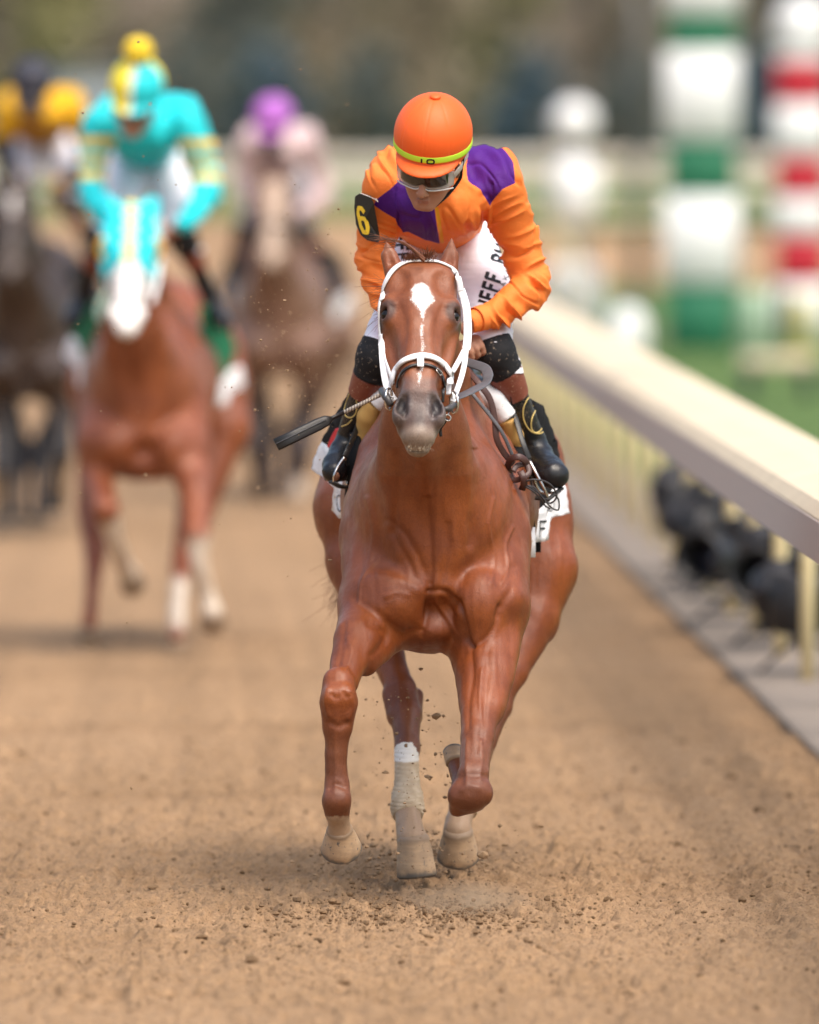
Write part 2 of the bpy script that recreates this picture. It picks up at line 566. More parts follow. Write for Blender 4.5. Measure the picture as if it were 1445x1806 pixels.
def clod(mb, c, r, rn, flat=1.0):
    base = [V(a, b, d) for a in (-1, 0, 1) for b in (-1, 0, 1) for d in (-1, 0, 1)]
    # small irregular lump from an octahedron split once
    vs = [V(1, 0, 0), V(-1, 0, 0), V(0, 1, 0), V(0, -1, 0), V(0, 0, 1), V(0, 0, -1)]
    fs = [(0, 2, 4), (2, 1, 4), (1, 3, 4), (3, 0, 4), (2, 0, 5), (1, 2, 5), (3, 1, 5), (0, 3, 5)]
    sx, sy, sz = rn.uniform(.6, 1.4), rn.uniform(.6, 1.2), rn.uniform(.5, 1.0) * flat
    if r > .004:
        V2 = list(vs); cache = {}; F2 = []
        def mid(a, b):
            k = (min(a, b), max(a, b))
            if k not in cache:
                m = V2[a] + V2[b]; m /= np.linalg.norm(m); V2.append(m); cache[k] = len(V2) - 1
            return cache[k]
        for a, b, d in fs:
            ab, bd, da = mid(a, b), mid(b, d), mid(d, a)
            F2 += [(a, ab, da), (ab, b, bd), (da, bd, d), (ab, bd, da)]
        vs, fs = V2, F2
    pts = [np.asarray(c) + v * V(sx, sy, sz) * r * rn.uniform(.68, 1.2) for v in vs]
    mb.add(pts, fs)
m_clod = M('clod_soil', (.19, .120, .068), .95, .1, var=.5, vs=40, bump=.6, bs=200, bd=.004)
rn = random.Random(31)
mb = MB()
for _ in range(5200):
    Yc = rn.uniform(26.6, 38); Xc = rn.uniform(-1.1, 2.3)
    r = min(.020, .0016 + rn.expovariate(1 / .0023))
    hh = float(ground_h(np.array([Xc]), np.array([Yc]))[0]) if r > .007 else .006
    clod(mb, (Xc, Yc, hh + r * .25), r, rn)
for _ in range(1500):           # churned patch under the hooves
    Xc = rn.gauss(.80, .24); Yc = rn.gauss(29.75, .42)
    r = min(.014, .0016 + rn.expovariate(1 / .0021))
    clod(mb, (Xc, Yc, .010 + abs(rn.gauss(0, .012))), r, rn)
tag(mb.build('loose_clods', m_clod, shade=False), kind='stuff')
mb = MB()
for _ in range(1500):          # dirt thrown up by the feet
    Xc = rn.gauss(.80, .13); z = abs(rn.gauss(0, .06)) + .005; Xc = rn.gauss(.80, .17); Yc = rn.gauss(31.2, .22)
    clod(mb, (Xc, Yc, z), min(.009, .0012 + rn.expovariate(1 / .0016)), rn)
for _ in range(420):
    z = rn.uniform(.05, .62); Xc = rn.gauss(.80, .10); Yc = rn.gauss(30.6, .35)
    clod(mb, (Xc, Yc, z), min(.0075, .001 + rn.expovariate(1 / .0013)), rn)
for _ in range(800):           # spray drifting behind and to the left
    px_, py_ = rn.uniform(60, 640), rn.uniform(60, 900)
    if rn.random() < .75: px_, py_ = rn.gauss(520, 60), rn.gauss(640, 150)
    Yc = rn.uniform(30.2, 33)
    if 620 < px_ < 1000: continue
    clod(mb, W(px_, py_, Yc), min(.005, .0012 + rn.expovariate(1 / .0009)), rn)
for x_, y_, r in ((770, 1262, .015), (742, 1180, .006), (852, 1508, .014), (768, 1330, .008), (680, 1362, .010), (845, 1345, .006), (790, 1368, .006), (755, 1370, .011), (232, 1390, .006), (224, 1098, .0035)):
    clod(mb, W(x_, y_, 30.5), r, rn)
tag(mb.build('flying_dirt', M('flying_soil', (.30, .20, .12), .95, .1, var=.3, vs=40, bump=.4, bs=200), shade=False), kind='stuff')

# kerb strip, infield turf
m_conc = M('kerb_concrete', (.225, .188, .158), .9, .15, var=.25, vs=3, bump=.5, bs=40, bd=.01)
def prism_path(path, prof, name, mat, label=None, cat=None, kind=None, group=None, cap=True, parent=None, org=(0, 0, 0)):
    """sweep a profile [(offset to the right, height)] along a ground path [(x,y)]"""
    pts = [V(x, y, 0) for x, y in path]; m = len(pts); n = len(prof); v = []
    for i in range(m):
        t_ = pts[min(i + 1, m - 1)] - pts[max(i - 1, 0)]; t_ /= np.linalg.norm(t_)
        rt = V(t_[1], -t_[0], 0)
        for o_, z in prof: v.append(pts[i] + rt * o_ + V(0, 0, z))
    f = [(k * n + i, k * n + (i + 1) % n, (k + 1) * n + (i + 1) % n, (k + 1) * n + i) for k in range(m - 1) for i in range(n)]
    if cap: f += [tuple(range(n)), tuple(range(m * n - 1, (m - 1) * n - 1, -1))]
    o = MB().add(v, f).build(name, mat, parent, org, shade=False)
    return tag(o, label, cat, group, kind)
def curve_path(off=0.0):
    pts = [(TRX + off, y) for y in (-5, 10, 20, 25, 30, 35, 40, 50, 60, 70, 80, 90, 94)]
    R = 8 - off
    cx, cy = TRX + off + R, 94
    for a in np.linspace(4, 88, 20):
        a = math.radians(a); pts.append((cx - R * math.cos(a), cy + R * math.sin(a)))
    pts.append((pts[-1][0] + 30, pts[-1][1] + .6))
    return pts
cp = curve_path()
prism_path(cp, [(-.0, -.1), (-.0, .028), (.02, .035), (.60, .038), (.60, -.1)], 'kerb', m_conc, kind='structure')
def turf_mat():
    t = NT('infield_turf', .9, .15)
    n = t.noise(1.2, 4, .6); n2 = t.noise(60, 3, .7)
    c = t.mix(t.ramp(n, .3, .7), (.095, .160, .045), (.145, .215, .070))
    c = t.mix(t.ramp(n2, .35, .7), c, (.07, .125, .034)); t.color(c)
    t.bump(n2, .8, .03); return t.m
m_turf = turf_mat()
inner = curve_path(.60)
v = [(x, y, .006) for x, y in inner[:13]] + [(3.2, 110, .006), (4.5, 125, .006), (170, 126, .006), (170, -5, .006)]
tag(MB().add(v, [tuple(range(len(v)))]).build('infield_grass', m_turf, shade=False), kind='structure')
tag(MB().add([(TRX - .001, -10, -.012), (400, -10, -.012), (400, 900, -.012), (TRX - .001, 900, -.012)], [(0, 1, 2, 3)]).build('ground', dirt_material('far_dirt', (.37, .24, .137), (.335, .215, .12), (.28, .178, .10)), shade=False), kind='structure')
tag(MB().add([(-400, 192, .03), (400, 192, .03), (400, 900, .03), (-400, 900, .03)], [(0, 1, 2, 3)]).build('grass', m_turf, shade=False), kind='structure')

# ------------------------------------------------------------------ the rail
m_rail = M('cream_rail_plastic', (.60, .50, .36), .75, .2, var=.16, vs=3.5, bump=.4, bs=30, bd=.004, dirt=(.50, .38, .28))
m_post = M('cream_post_paint', (.74, .62, .36), .5, .35, var=.10, vs=5)
rail = thing('rail', 'cream running rail with a wide top cover along the right of the track', 'rail', (2.6, 40, 0))
m_under = M('rail_fascia', (.46, .385, .345), .6, .3, var=.10, vs=30, bump=.3, bs=120)  # greyer than the cover: shade of the track side is in the colour
RO = np.array((2.6, 40, 0.))
prism_path(curve_path(-.36), [(.0, .950), (.018, 1.065), (.05, 1.10), (.20, 1.122), (.37, 1.112), (.395, 1.09), (.30, 1.06), (.06, .99)], 'top_cover', m_rail, parent=rail, org=RO)
prism_path(curve_path(-.36), [(-.004, .945), (.012, 1.058), (.020, 1.058), (.004, .945)], 'fascia', m_under, parent=rail, org=RO)
def walk(path, step, start):
    P = [V(x, y, 0) for x, y in path]; out = []; acc = -start
    for a, b in zip(P[:-1], P[1:]):
        L = np.linalg.norm(b - a); d = (b - a) / L; s = 0
        while acc + (L - s) >= step:
            s += step - acc; acc = 0; out.append((a + d * s, d))
        acc += L - s
    return out
posts = walk(curve_path(.10), 1.75, .6)
for p, d in posts:
    if p[1] < 33 : continue
    rt = V(d[1], -d[0], 0)
    mbp = MB().tube([p + rt * .14 + V(0, 0, .02), p + rt * .14 + V(0, 0, .55), p + rt * .10 + V(0, 0, .85), p + rt * -.10 + V(0, 0, 1.045), p + rt * -.24 + V(0, 0, 1.06)], [.030, .030, .029, .028, .026], 10)
    mbp.build('post', m_post, rail, RO)

for Yj in (46, 58, 70):
    MB().ribbon([V(TRX - .362, Yj, .955), V(TRX - .345, Yj, 1.066), V(TRX - .31, Yj, 1.103), V(TRX - .16, Yj, 1.124), V(TRX + .01, Yj, 1.114)], [V(-1, 0, .1), V(-1, 0, .3), V(-.4, 0, 1), V(0, 0, 1), V(0, 0, 1)], .07, .004).build('joint', m_under, rail, RO)

# outer rail of the far turn
m_far = M('far_rail_paint', (.60, .57, .49), .6, .3, var=.05)
far = thing('fence', 'pale two-board rail crossing behind the whole field', 'fence', (0, 190, 0))
FO = V(0, 190, 0)
MB().box((5, 190, .99), (26, .09, .14), bev=.02).build('board', m_far, far, FO)
MB().box((5, 190, .60), (26, .07, .10), bev=.02).build('board', m_far, far, FO)
for x in np.arange(-20, 31, 2.5):
    MB().box((x, 190.14, .55), (.06, .06, .55), bev=.01).build('post', m_far, far, FO)

# puff of dust under the feet
def dust_puff(c, rad, dens, name):
    S = Field(*[np.arange(c[i] - rad[i] * 1.2, c[i] + rad[i] * 1.2, min(rad) / 5) for i in range(3)])
    S.ell(c, rad, k=0); p, q = S.mesh(1)
    m = bpy.data.materials.new(name + '_air'); m.use_nodes = True; nt = m.node_tree
    nt.nodes.remove(nt.nodes['Principled BSDF'])
    v = nt.nodes.new('ShaderNodeVolumePrincipled'); v.inputs['Color'].default_value = (.72, .52, .35, 1)
    co = nt.nodes.new('ShaderNodeTexCoord'); no = nt.nodes.new('ShaderNodeTexNoise'); no.inputs['Scale'].default_value = 9; no.inputs['Detail'].default_value = 4
    nt.links.new(co.outputs['Object'], no.inputs['Vector'])
    ln = nt.nodes.new('ShaderNodeVectorMath'); ln.operation = 'DIVIDE'; ln.inputs[1].default_value = tuple(rad)
    nt.links.new(co.outputs['Object'], ln.inputs[0])
    le = nt.nodes.new('ShaderNodeVectorMath'); le.operation = 'LENGTH'; nt.links.new(ln.outputs[0], le.inputs[0])
    mr = nt.nodes.new('ShaderNodeMapRange'); nt.links.new(le.outputs['Value'], mr.inputs['Value'])
    mr.inputs['From Min'].default_value = 1; mr.inputs['From Max'].default_value = .2; mr.inputs['To Max'].default_value = dens
    m2 = nt.nodes.new('ShaderNodeMapRange'); nt.links.new(no.outputs['Fac'], m2.inputs['Value'])
    m2.inputs['From Min'].default_value = .40; m2.inputs['From Max'].default_value = .68
    mu = nt.nodes.new('ShaderNodeMath'); mu.operation = 'MULTIPLY'; nt.links.new(mr.outputs[0], mu.inputs[0]); nt.links.new(m2.outputs[0], mu.inputs[1])
    nt.links.new(mu.outputs[0], v.inputs['Density']); nt.links.new(v.outputs[0], nt.nodes['Material Output'].inputs['Volume'])
    o = mesh_obj(name, p, q, m, None, c); o.location = c
    return tag(o, kind='stuff')
dust_puff(V(.92, 29.9, .030), (.22, .36, .070), 7.0, 'dust')
# ------------------------------------------------------------------ horse
BASE = W(772, 1000, 30.9); BASE[2] = 0.0            # where the leading horse stands
HO = W(744, 462, 30.0); _hn = W(739, 778, 29.6)
HA = (_hn - HO) / np.linalg.norm(_hn - HO)
HB = V(1, 0.02, 0); HB = HB - HA * (HB @ HA); HB /= np.linalg.norm(HB)
HC = np.cross(HA, HB); HC = HC if HC[1] < 0 else -HC
HR = np.stack([HB, HA, HC])

def h(u, t, n, fr=None):
    return HO + HB * u + HA * t + HC * n

def horse_field(T, legs, ax, full=True, tuck=0.0):
    """T moves everything; legs: list of (points, radii, k, sq)"""
    S = Field(*ax)
    w = lambda x, y, Y: W(x, y, Y)
    # trunk ------------------------------------------------
    S.ell(w(775, 890, 31.2), (0.295, 0.62, 0.315), k=0.05)
    S.ell(w(784, 820, 31.85), (0.30, 0.40, 0.33), k=0.10)
    S.ell(w(766, 935, 30.62), (0.245, 0.34, 0.335), k=0.09)
    S.ell(w(770, 740, 30.95), (0.13, 0.42, 0.13), k=0.10)
    # neck
    S.chain([w(744, 520, 30.12), w(752, 590, 30.4), w(764, 735, 30.82)], [0.08, 0.088, 0.145], k=0.06)
    S.chain([w(741, 640, 30.16), w(749, 760, 30.26), w(758, 880, 30.46)], [0.072, 0.112, 0.19], k=0.08)
    # windpipe and neck edge muscles
    S.chain([w(742, 700, 30.1), w(748, 800, 30.16), w(756, 900, 30.30)], [0.03, 0.032, 0.02], k=0.05)
    for s in (-1, 1):
        S.chain([w(742 + s * 38, 700, 30.2), w(752 + s * 58, 830, 30.28), w(760 + s * 34, 960, 30.33)], [0.03, 0.042, 0.03], k=0.06)
    # shoulders
    S.chain([w(692, 810, 30.85), w(662, 950, 30.6), w(670, 1055, 30.38)], [0.10, 0.092, 0.10], k=0.07)
    S.chain([w(843, 810, 30.85), w(876, 950, 30.6), w(872, 1060, 30.38)], [0.10, 0.088, 0.092], k=0.07)
    S.chain([w(640, 900, 30.8), w(652, 1040, 30.4)], [0.055, 0.06], k=0.05)
    S.chain([w(898, 900, 30.8), w(892, 1070, 30.42)], [0.05, 0.058], k=0.05)
    # breast
    S.ell(w(694, 1062, 30.32), (0.090, 0.085, 0.088), k=0.035)
    S.ell(w(845, 1072, 30.31), (0.070, 0.08, 0.105), k=0.035)
    S.chain([w(773, 1040, 30.34), w(812, 1125, 30.42)], [0.045, 0.040], k=0.03)
    S.chain([w(728, 900, 30.33), w(738, 1035, 30.30)], [0.040, 0.022], k=0.06)
    S.chain([w(792, 900, 30.33), w(783, 1030, 30.30)], [0.040, 0.022], k=0.06)
    S.chain([w(758, 900, 30.165), w(759, 1045, 30.165)], [0.006, 0.020], k=0.04, op='sub')
    S.chain([w(768, 1030, 30.18), w(818, 1130, 30.24)], [0.012, 0.012], k=0.02, op='sub')
    S.chain([w(756, 1050, 30.2), w(748, 1125, 30.3)], [0.014, 0.014], k=0.03, op='sub')
    S.chain([w(835, 1130, 30.2), w(868, 1105, 30.2)], [0.008, 0.008], k=0.02, op='sub')
    S.chain([w(628, 1050, 30.24), w(690, 1120, 30.22)], [0.010, 0.014], k=0.03, op='sub')
    S.ell(w(755, 1105, 30.55), (0.16, 0.25, 0.075), k=0.05)
    # haunches
    S.chain([w(668, 830, 31.85), w(648, 905, 31.75), w(637, 985, 31.68)], [0.17, 0.160, 0.10], k=0.07)
    S.chain([w(888, 830, 31.85), w(908, 915, 31.75), w(945, 1005, 31.66)], [0.19, 0.175, 0.118], k=0.07)
    for pts, rad, k, sq in legs:
        S.chain(pts, rad, k=k, sq=sq)
    # head -------------------------------------------------
    e = lambda c, r, k=0.02, op='add', R=None: S.ell(h(*c), r, R=HR if R is None else R, k=k, op=op)
    e((0, .065, -.10), (.101, .115, .095), .03)
    e((0, .12, -.066), (.103, .13, .058), .03)
    S.chain([h(-.05, .02, -.06), h(.05, .02, -.06)], [.045, .045], k=.04)
    for s in (-1, 1):
        e((s * .052, .20, -.19), (.046, .12, .11), .04)
        e((s * .088, .148, -.058), (.026, .046, .036), .022)
        e((s * .088, .120, -.046), (.020, .022, .020), .02)
        S.chain([h(s * .097, .15, -.105), h(s * .085, .26, -.10), h(s * .063, .36, -.085)], [.018, .015, .010], k=.03)
        S.chain([h(s * .03, .20, -.028), h(s * .026, .36, -.022), h(s * .022, .45, -.018)], [.022, .018, .014], k=.03)
    S.chain([h(0, .14, -.075), h(0, .30, -.060), h(0, .46, -.052)], [.080, .058, .043], k=.03)
    S.chain([h(0, .20, -.15), h(0, .38, -.115), h(0, .50, -.095)], [.080, .061, .052], k=.03)
    e((0, .52, -.078), (.060, .070, .058), .03)
    for s in (-1, 1):
        Rn = HR @ rot('Z', 0)
        tilt = np.array(Matrix.Rotation(math.radians(s * 14), 3, Vector(HC)))
        Rn = HR @ tilt.T
        e((s * .047, .500, -.046), (.028, .050, .036), .014, R=Rn)
        e((s * .034, .462, -.030), (.016, .03, .015), .02)
        # temple hollow above the eye
        e((s * .066, .062, -.008), (.020, .032, .012), .03, 'sub')
        e((s * .060, .24, -.006), (.016, .06, .010), .03, 'sub')
    e((0, .578, -.070), (.046, .032, .040), .02)
    e((0, .570, -.120), (.035, .030, .028), .02)
    if full:
        for s in (-1, 1):
            tilt = np.array(Matrix.Rotation(math.radians(s * 16), 3, Vector(HC)))
            e((s * .050, .497, -.006), (.0185, .036, .034), .006, 'sub', HR @ tilt.T)
            e((s * .040, .520, -.014), (.009, .020, .026), .006, 'sub', HR @ tilt.T)
            e((s * .101, .152, -.044), (.014, .021, .016), .008, 'sub')     # eye opening
            S.chain([h(s * .074, .138, -.020), h(s * .096, .132, -.034), h(s * .108, .142, -.052)], [.005, .007, .005], k=.008)
            S.chain([h(s * .078, .176, -.036), h(s * .098, .178, -.050)], [.004, .004], k=.008)
            # veins on the face and jaw
        e((0, .592, -.100), (.055, .030, .0045), .006, 'sub')
        e((0, .555, -.006), (.004, .05, .012), .012, 'sub')
    # ears
    for (b0, m0, t0, s) in ((w(697, 482, 30.08), w(687, 452, 30.10), w(682, 428, 30.10), -1), (w(790, 480, 30.08), w(795, 450, 30.10), w(797, 420, 30.10), 1)):
        S.chain([b0, m0, t0], [.030, .0245, .004], k=.012, sq=((0, 1, 0), 0.8))
        if full:
            q = V(0, -0.026, 0)
            S.chain([b0 * .35 + m0 * .65 + q + V(s * .002, 0, 0), m0 * .6 + t0 * .4 + q * .7], [.011, .005], k=.008, op='sub')
    S.chain([w(744, 478, 30.08), w(748, 520, 30.2)], [.045, .07], k=.03)
    return S

def axes(T, fine=True):
    if fine:
        x = np.arange(BASE[0] - .50, BASE[0] + .50, .0048)
        y = np.concatenate([np.arange(29.42, 30.50, .0055), np.arange(30.50, 32.5, .012)])
        z = np.concatenate([np.arange(0.05, 1.10, .0065), np.arange(1.10, 1.95, .0046)])
    else:
        x = np.arange(BASE[0] - .60, BASE[0] + .60, .014)
        y = np.concatenate([np.arange(29.3, 30.3, .014), np.arange(30.3, 32.6, .022)])
        z = np.arange(0.0, 1.95, .014)
    return x, y, z

def hoof_mesh(top, bot, rt, rb, seed=0, n=28):
    """hoof wall: a truncated cone with heel bulbs, coronet and a shoe rim; top/bot are section centres"""
    top, bot = np.asarray(top), np.asarray(bot)
    a = bot - top; L = np.linalg.norm(a); a = a / L
    side = V(1, 0, 0) - a * a[0]; side /= np.linalg.norm(side); fw = np.cross(a, side)
    if fw[1] > 0: fw = -fw
    v, f, lv = [], [], []
    prof = [(-.10, .86), (-.02, .97), (.03, 1.0), (.10, .995), (.35, None), (.65, None), (.93, None), (.96, None), (1.0, None)]
    for s, q in prof:
        r = (rt * q) if q else rt + (rb - rt) * s
        if s > .95: r *= .97 if s < .99 else .90
        for i in range(n):
            th = 2 * math.pi * i / n
            ell = 1 + .10 * math.cos(th)
            rr = r * (1 + .012 * vnoise(np.array([i * .8]), np.array([s * 9.]), seed=seed)[0])
            lv.append(s); v.append(top + a * L * s + side * rr * math.sin(th) + fw * rr * ell * math.cos(th))
    m = len(prof)
    for k in range(m - 1):
        for i in range(n):
            f.append((k * n + i, k * n + (i + 1) % n, (k + 1) * n + (i + 1) % n, (k + 1) * n + i))
    f.append(tuple(range(n - 1, -1, -1))); f.append(tuple(range((m - 1) * n, m * n)))
    b = MB(); b.add(v, f); b.lv = lv; return b

# coat material: base colour attribute + masks that stay on the skin
def coat_mat(name, rough=0.40, sheen=0.25):
    t = NT(name, rough, 0.42)
    c = t.attr('tint')
    n1 = t.noise(9, 4, .6)
    hair = t.noise(1.0, 2, .6, t.coord(scale=(420, 420, 70)))
    c = t.mix(t.ramp(n1, .3, .7), c, t.mix(1.0, c, (.70, .62, .56), 'MULTIPLY'))
    c = t.mix(t.math('MULTIPLY', hair, .55), c, t.mix(1.0, c, (1.25, 1.22, 1.2), 'MULTIPLY'))
    fine = t.noise(1.0, 3, .8, t.coord(scale=(330, 330, 190)))
    c = t.mix(t.ramp(fine, .42, .68, 0, .75), c, t.mix(1.0, c, (.66, .60, .56), 'MULTIPLY'))
    edge = t.noise(260, 2, .7)
    m = t.attr('mark', True)
    edge = t.noise(1.0, 3, .8, t.coord(scale=(420, 300, 150)))
    mk = t.ramp(t.math('ADD', m, t.math('MULTIPLY', t.math('SUBTRACT', edge, .5), 26.0)), -1.6, 2.2)
    c = t.mix(mk, c, (.80, .77, .74))
    dm = t.attr('dirt', True)
    dn = t.math('ADD', dm, t.math('MULTIPLY', t.math('SUBTRACT', t.noise(70, 4, .7), .5), 1.1))
    c = t.mix(t.ramp(dn, .45, .95, 0, .85), c, (.38, .26, .165))
    spk = t.ramp(t.noise(310, 2, .8), .735, .76)
    c = t.mix(t.math('MULTIPLY', spk, .6), c, (.46, .32, .20))
    t.color(c)
    n2 = t.noise(24, 5, .7)
    t.rough(t.ramp(t.math('ADD', t.math('MULTIPLY', n1, .5), t.math('MULTIPLY', n2, .5)), .38, .62, rough - .06, rough + .16))
    vn = t.noise(11, 2, .5, None, 1.6)
    vein = t.ramp(t.math('ABSOLUTE', t.math('SUBTRACT', vn, .5)), 0.0, .03, 1.0, 0.0)
    wr = t.noise(1.0, 4, .65, t.coord(scale=(75, 30, 14)))
    b1 = t.math('ADD', t.math('ADD', t.math('MULTIPLY', hair, .35), t.math('MULTIPLY', fine, .40)), t.math('MULTIPLY', n2, .8))
    b1 = t.math('ADD', b1, t.math('MULTIPLY', vein, .14))
    b1 = t.math('ADD', b1, t.math('MULTIPLY', wr, .55))
    t.bump(b1, .42, .0045)
    t.b.inputs['Sheen Weight'].default_value = 0
    t.b.inputs['Sheen Roughness'].default_value = .4
    t.b.inputs['Coat Weight'].default_value = .05
    t.b.inputs['Coat Roughness'].default_value = .35
    return t.m

def px_of(P):
    return proj(P)

CHEST = np.array((.245, .064, .0155))
def lead_colours(P, N):
    px, py = proj(P)
    Y = P[:, 1]
    c = np.tile(CHEST, (len(P), 1))
    q = P - HO
    t, u, n = q @ HA, q @ HB, q @ HC
    head = (Y < 30.25) & (py < 840)
    # darker, redder lower legs and belly
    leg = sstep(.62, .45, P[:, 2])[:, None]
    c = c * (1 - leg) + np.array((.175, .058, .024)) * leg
    # head a touch paler and browner
    hd = (sstep(-.1, 0.05, t) * head)[:, None] * .6
    c = c * (1 - hd) + np.array((.240, .078, .026)) * hd
    # grey muzzle
    mz = (sstep(.385, .475, t + .02 * vnoise(P[:, 0] * 40, P[:, 2] * 40)) * head)[:, None]
    c = c * (1 - mz * .9) + np.array((.135, .100, .090)) * mz * .9
    mid = (np.exp(-(u / .020) ** 2) * sstep(.47, .53, t) * sstep(.585, .56, t) * head)[:, None]
    c = c * (1 - mid * .6) + np.array((.045, .035, .034)) * mid * .6
    lip = (sstep(.545, .575, t) * head)[:, None]
    c = c * (1 - lip * .65) + np.array((.30, .235, .18)) * lip * .65
    # grey skin round nostril and eye
    for s in (-1, 1):
        d = np.sqrt(((u - s * .050) / .030) ** 2 + ((t - .497) / .048) ** 2)
        g = (sstep(1.3, .8, d) * head)[:, None]
        c = c * (1 - g * .7) + np.array((.10, .085, .085)) * g * .7
        d = np.sqrt(((u - s * .050) / .018) ** 2 + ((t - .497) / .034) ** 2)
        g = (sstep(1.05, .6, d) * (n < -.016) * head)[:, None]
        c = c * (1 - g) + np.array((.03, .024, .026)) * g
        d = np.sqrt(((u - s * .100) / .030) ** 2 + ((t - .155) / .034) ** 2)
        g = (sstep(1.25, .7, d) * head)[:, None]
        c = c * (1 - g * .8) + np.array((.055, .034, .028)) * g * .8
    ear = (sstep(462, 440, py) * (Y < 30.2) * (np.abs(u) > .05))[:, None]
    c = c * (1 - ear * .5) + np.array((.26, .12, .07)) * ear * .5
    mark = polysd(px, py, [(726, 512), (733, 502), (746, 499), (755, 505), (759, 515), (767, 530), (757, 538), (751, 546), (748, 556), (750, 568), (747, 580), (747, 598), (750, 610), (749, 628), (748, 650), (743, 657), (740, 640), (741, 615), (743, 598), (742, 580), (744, 565), (742, 550), (736, 540), (725, 529), (728, 519)])
    mark2 = polysd(px, py, [(737, 655), (744, 655), (743, 672), (738, 680)]) - 1.5
    gap = 2.2 * vnoise(px * .12, py * .09, seed=5) * (py > 560)
    mark = np.maximum(mark + gap - (py > 560) * 2.0, mark2)
    mark = np.where(head & (n > -.06), mark, -20)
    dirt = sstep(.46, .12, P[:, 2]) * .45
    hind = (Y > 30.75) & (P[:, 2] < .48)
    dirt = np.where(hind, dirt + sstep(.46, .30, P[:, 2]) * .75, dirt)
    dirt += sstep(.75, .5, P[:, 2]) * .12
    # front left pastern pale
    fp = (px < 640) & (P[:, 2] < .28) & (Y < 30.5)
    dirt = np.where(fp, dirt + .55 * sstep(1425, 1448, py), dirt)
    return dict(tint=c, mark=mark, dirt=dirt)

LEAD_LEGS = [
    # near-side front leg, reaching down
    ([W(652, 1070, 30.42), W(628, 1130, 30.22), W(606, 1200, 30.07)], [.088, .066, .046], .05, None),
    ([W(690, 1090, 30.45), W(648, 1172, 30.20)], [.085, .030], .04, None),
    ([W(597, 1205, 30.02), W(597, 1240, 30.0), W(595, 1278, 30.0)], [.048, .0555, .040], .012, None),
    ([W(588, 1226, 29.97), W(606, 1224, 29.97)], [.030, .030], .02, None),
    ([W(595, 1262, 30.0), W(593, 1330, 30.0), W(594, 1385, 30.0)], [.042, .0320, .033], .02, None),
    ([W(596, 1290, 30.06), W(597, 1400, 30.06)], [.020, .024], .012, None),
    ([W(594, 1385, 30.0), W(593, 1412, 29.98), W(594, 1430, 29.99)], [.034, .042, .036], .012, None),
    ([W(594, 1425, 29.99), W(597, 1447, 30.01), W(599, 1464, 30.03)], [.032, .0305, .037], .015, None),
    # far front leg, knee flexed towards the camera
    ([W(872, 1090, 30.45), W(858, 1190, 30.25), W(842, 1300, 30.05), W(836, 1362, 29.95)], [.090, .070, .047, .043], .05, None),
    ([W(825, 1130, 30.42), W(838, 1240, 30.18)], [.060, .040], .04, None),
    ([W(884, 1120, 30.38), W(866, 1250, 30.15)], [.050, .034], .04, None),
    ([W(834, 1372, 29.93), W(830, 1398, 29.91)], [.047, .0545], .015, None),
    ([W(812, 1405, 29.90), W(846, 1398, 29.90)], [.036, .038], .02, None),
    ([W(808, 1425, 29.93), W(842, 1412, 29.93)], [.026, .030], .015, None),
    ([W(829, 1408, 29.96), W(826, 1400, 30.30)], [.038, .031], .02, None),
    ([W(826, 1398, 30.28), W(822, 1388, 30.34)], [.038, .042], .02, None),
    ([W(820, 1384, 30.36), W(808, 1352, 30.42)], [.033, .031], .02, None),
    # hind leg reaching under the belly
    ([W(637, 985, 31.68), W(652, 1065, 31.58), W(684, 1158, 31.42), W(706, 1215, 31.34)], [.10, .082, .052, .042], .04, None),
    ([W(690, 1225, 31.32), W(700, 1262, 31.28)], [.026, .030], .02, None),
    ([W(730, 1228, 31.38), W(727, 1268, 31.32)], [.028, .030], .02, None),
    ([W(712, 1215, 31.34), W(716, 1262, 31.28), W(718, 1318, 31.20)], [.036, .046, .037], .02, None),
    ([W(718, 1318, 31.20), W(718, 1390, 31.07), W(719, 1425, 31.0), W(722, 1455, 30.95), W(728, 1482, 30.91)], [.035, .030, .042, .037, .0475], .02, None),
    # trailing hind leg
    ([W(945, 1005, 31.66), W(932, 1090, 31.58), W(902, 1185, 31.45), W(885, 1225, 31.40)], [.118, .092, .050, .038], .05, None),
    ([W(884, 1215, 31.42), W(882, 1250, 31.40)], [.036, .034], .02, None),
    ([W(882, 1248, 31.38), W(850, 1330, 31.28), W(818, 1420, 31.15)], [.036, .030, .040], .02, None),
    ([W(818, 1420, 31.15), W(810, 1447, 31.1), W(808, 1466, 31.07)], [.040, .037, .043], .02, None),
]
# ------------------------------------------------------------------ the leading horse
coat = coat_mat('chestnut_coat')
S = horse_field(0, LEAD_LEGS, axes(0, True))
HP, HQ = S.mesh(2, .5)
del S
HN = normals(HP, HQ)
# muscle relief and skin unevenness
am = .0016 * fbm(HP[:, 0] * 14, HP[:, 1] * 9, HP[:, 2] * 9, seed=3, oct=3)
body = sstep(1.45, 1.2, HP[:, 2])
am += body * .0013 * vnoise(HP[:, 0] * 85, HP[:, 1] * 18, HP[:, 2] * 16, seed=19)
am += body * .0026 * vnoise(HP[:, 0] * 38, HP[:, 1] * 10, HP[:, 2] * 12, seed=9)
_px, _py = proj(HP)
def lined(px, py, pts, w):
    d = np.full(len(px), 1e9); pts = spline([V(x, y, 0) for x, y in pts], 5)
    for a, b in zip(pts[:-1], pts[1:]):
        e = (b - a)[:2]; wx, wy = px - a[0], py - a[1]
        t = np.clip((wx * e[0] + wy * e[1]) / (e @ e + 1e-9), 0, 1)
        d = np.minimum(d, np.hypot(wx - t * e[0], wy - t * e[1]))
    return np.exp(-(d / w) ** 2)
_fr = (HN[:, 1] < .1) & (HP[:, 1] < 31.0)
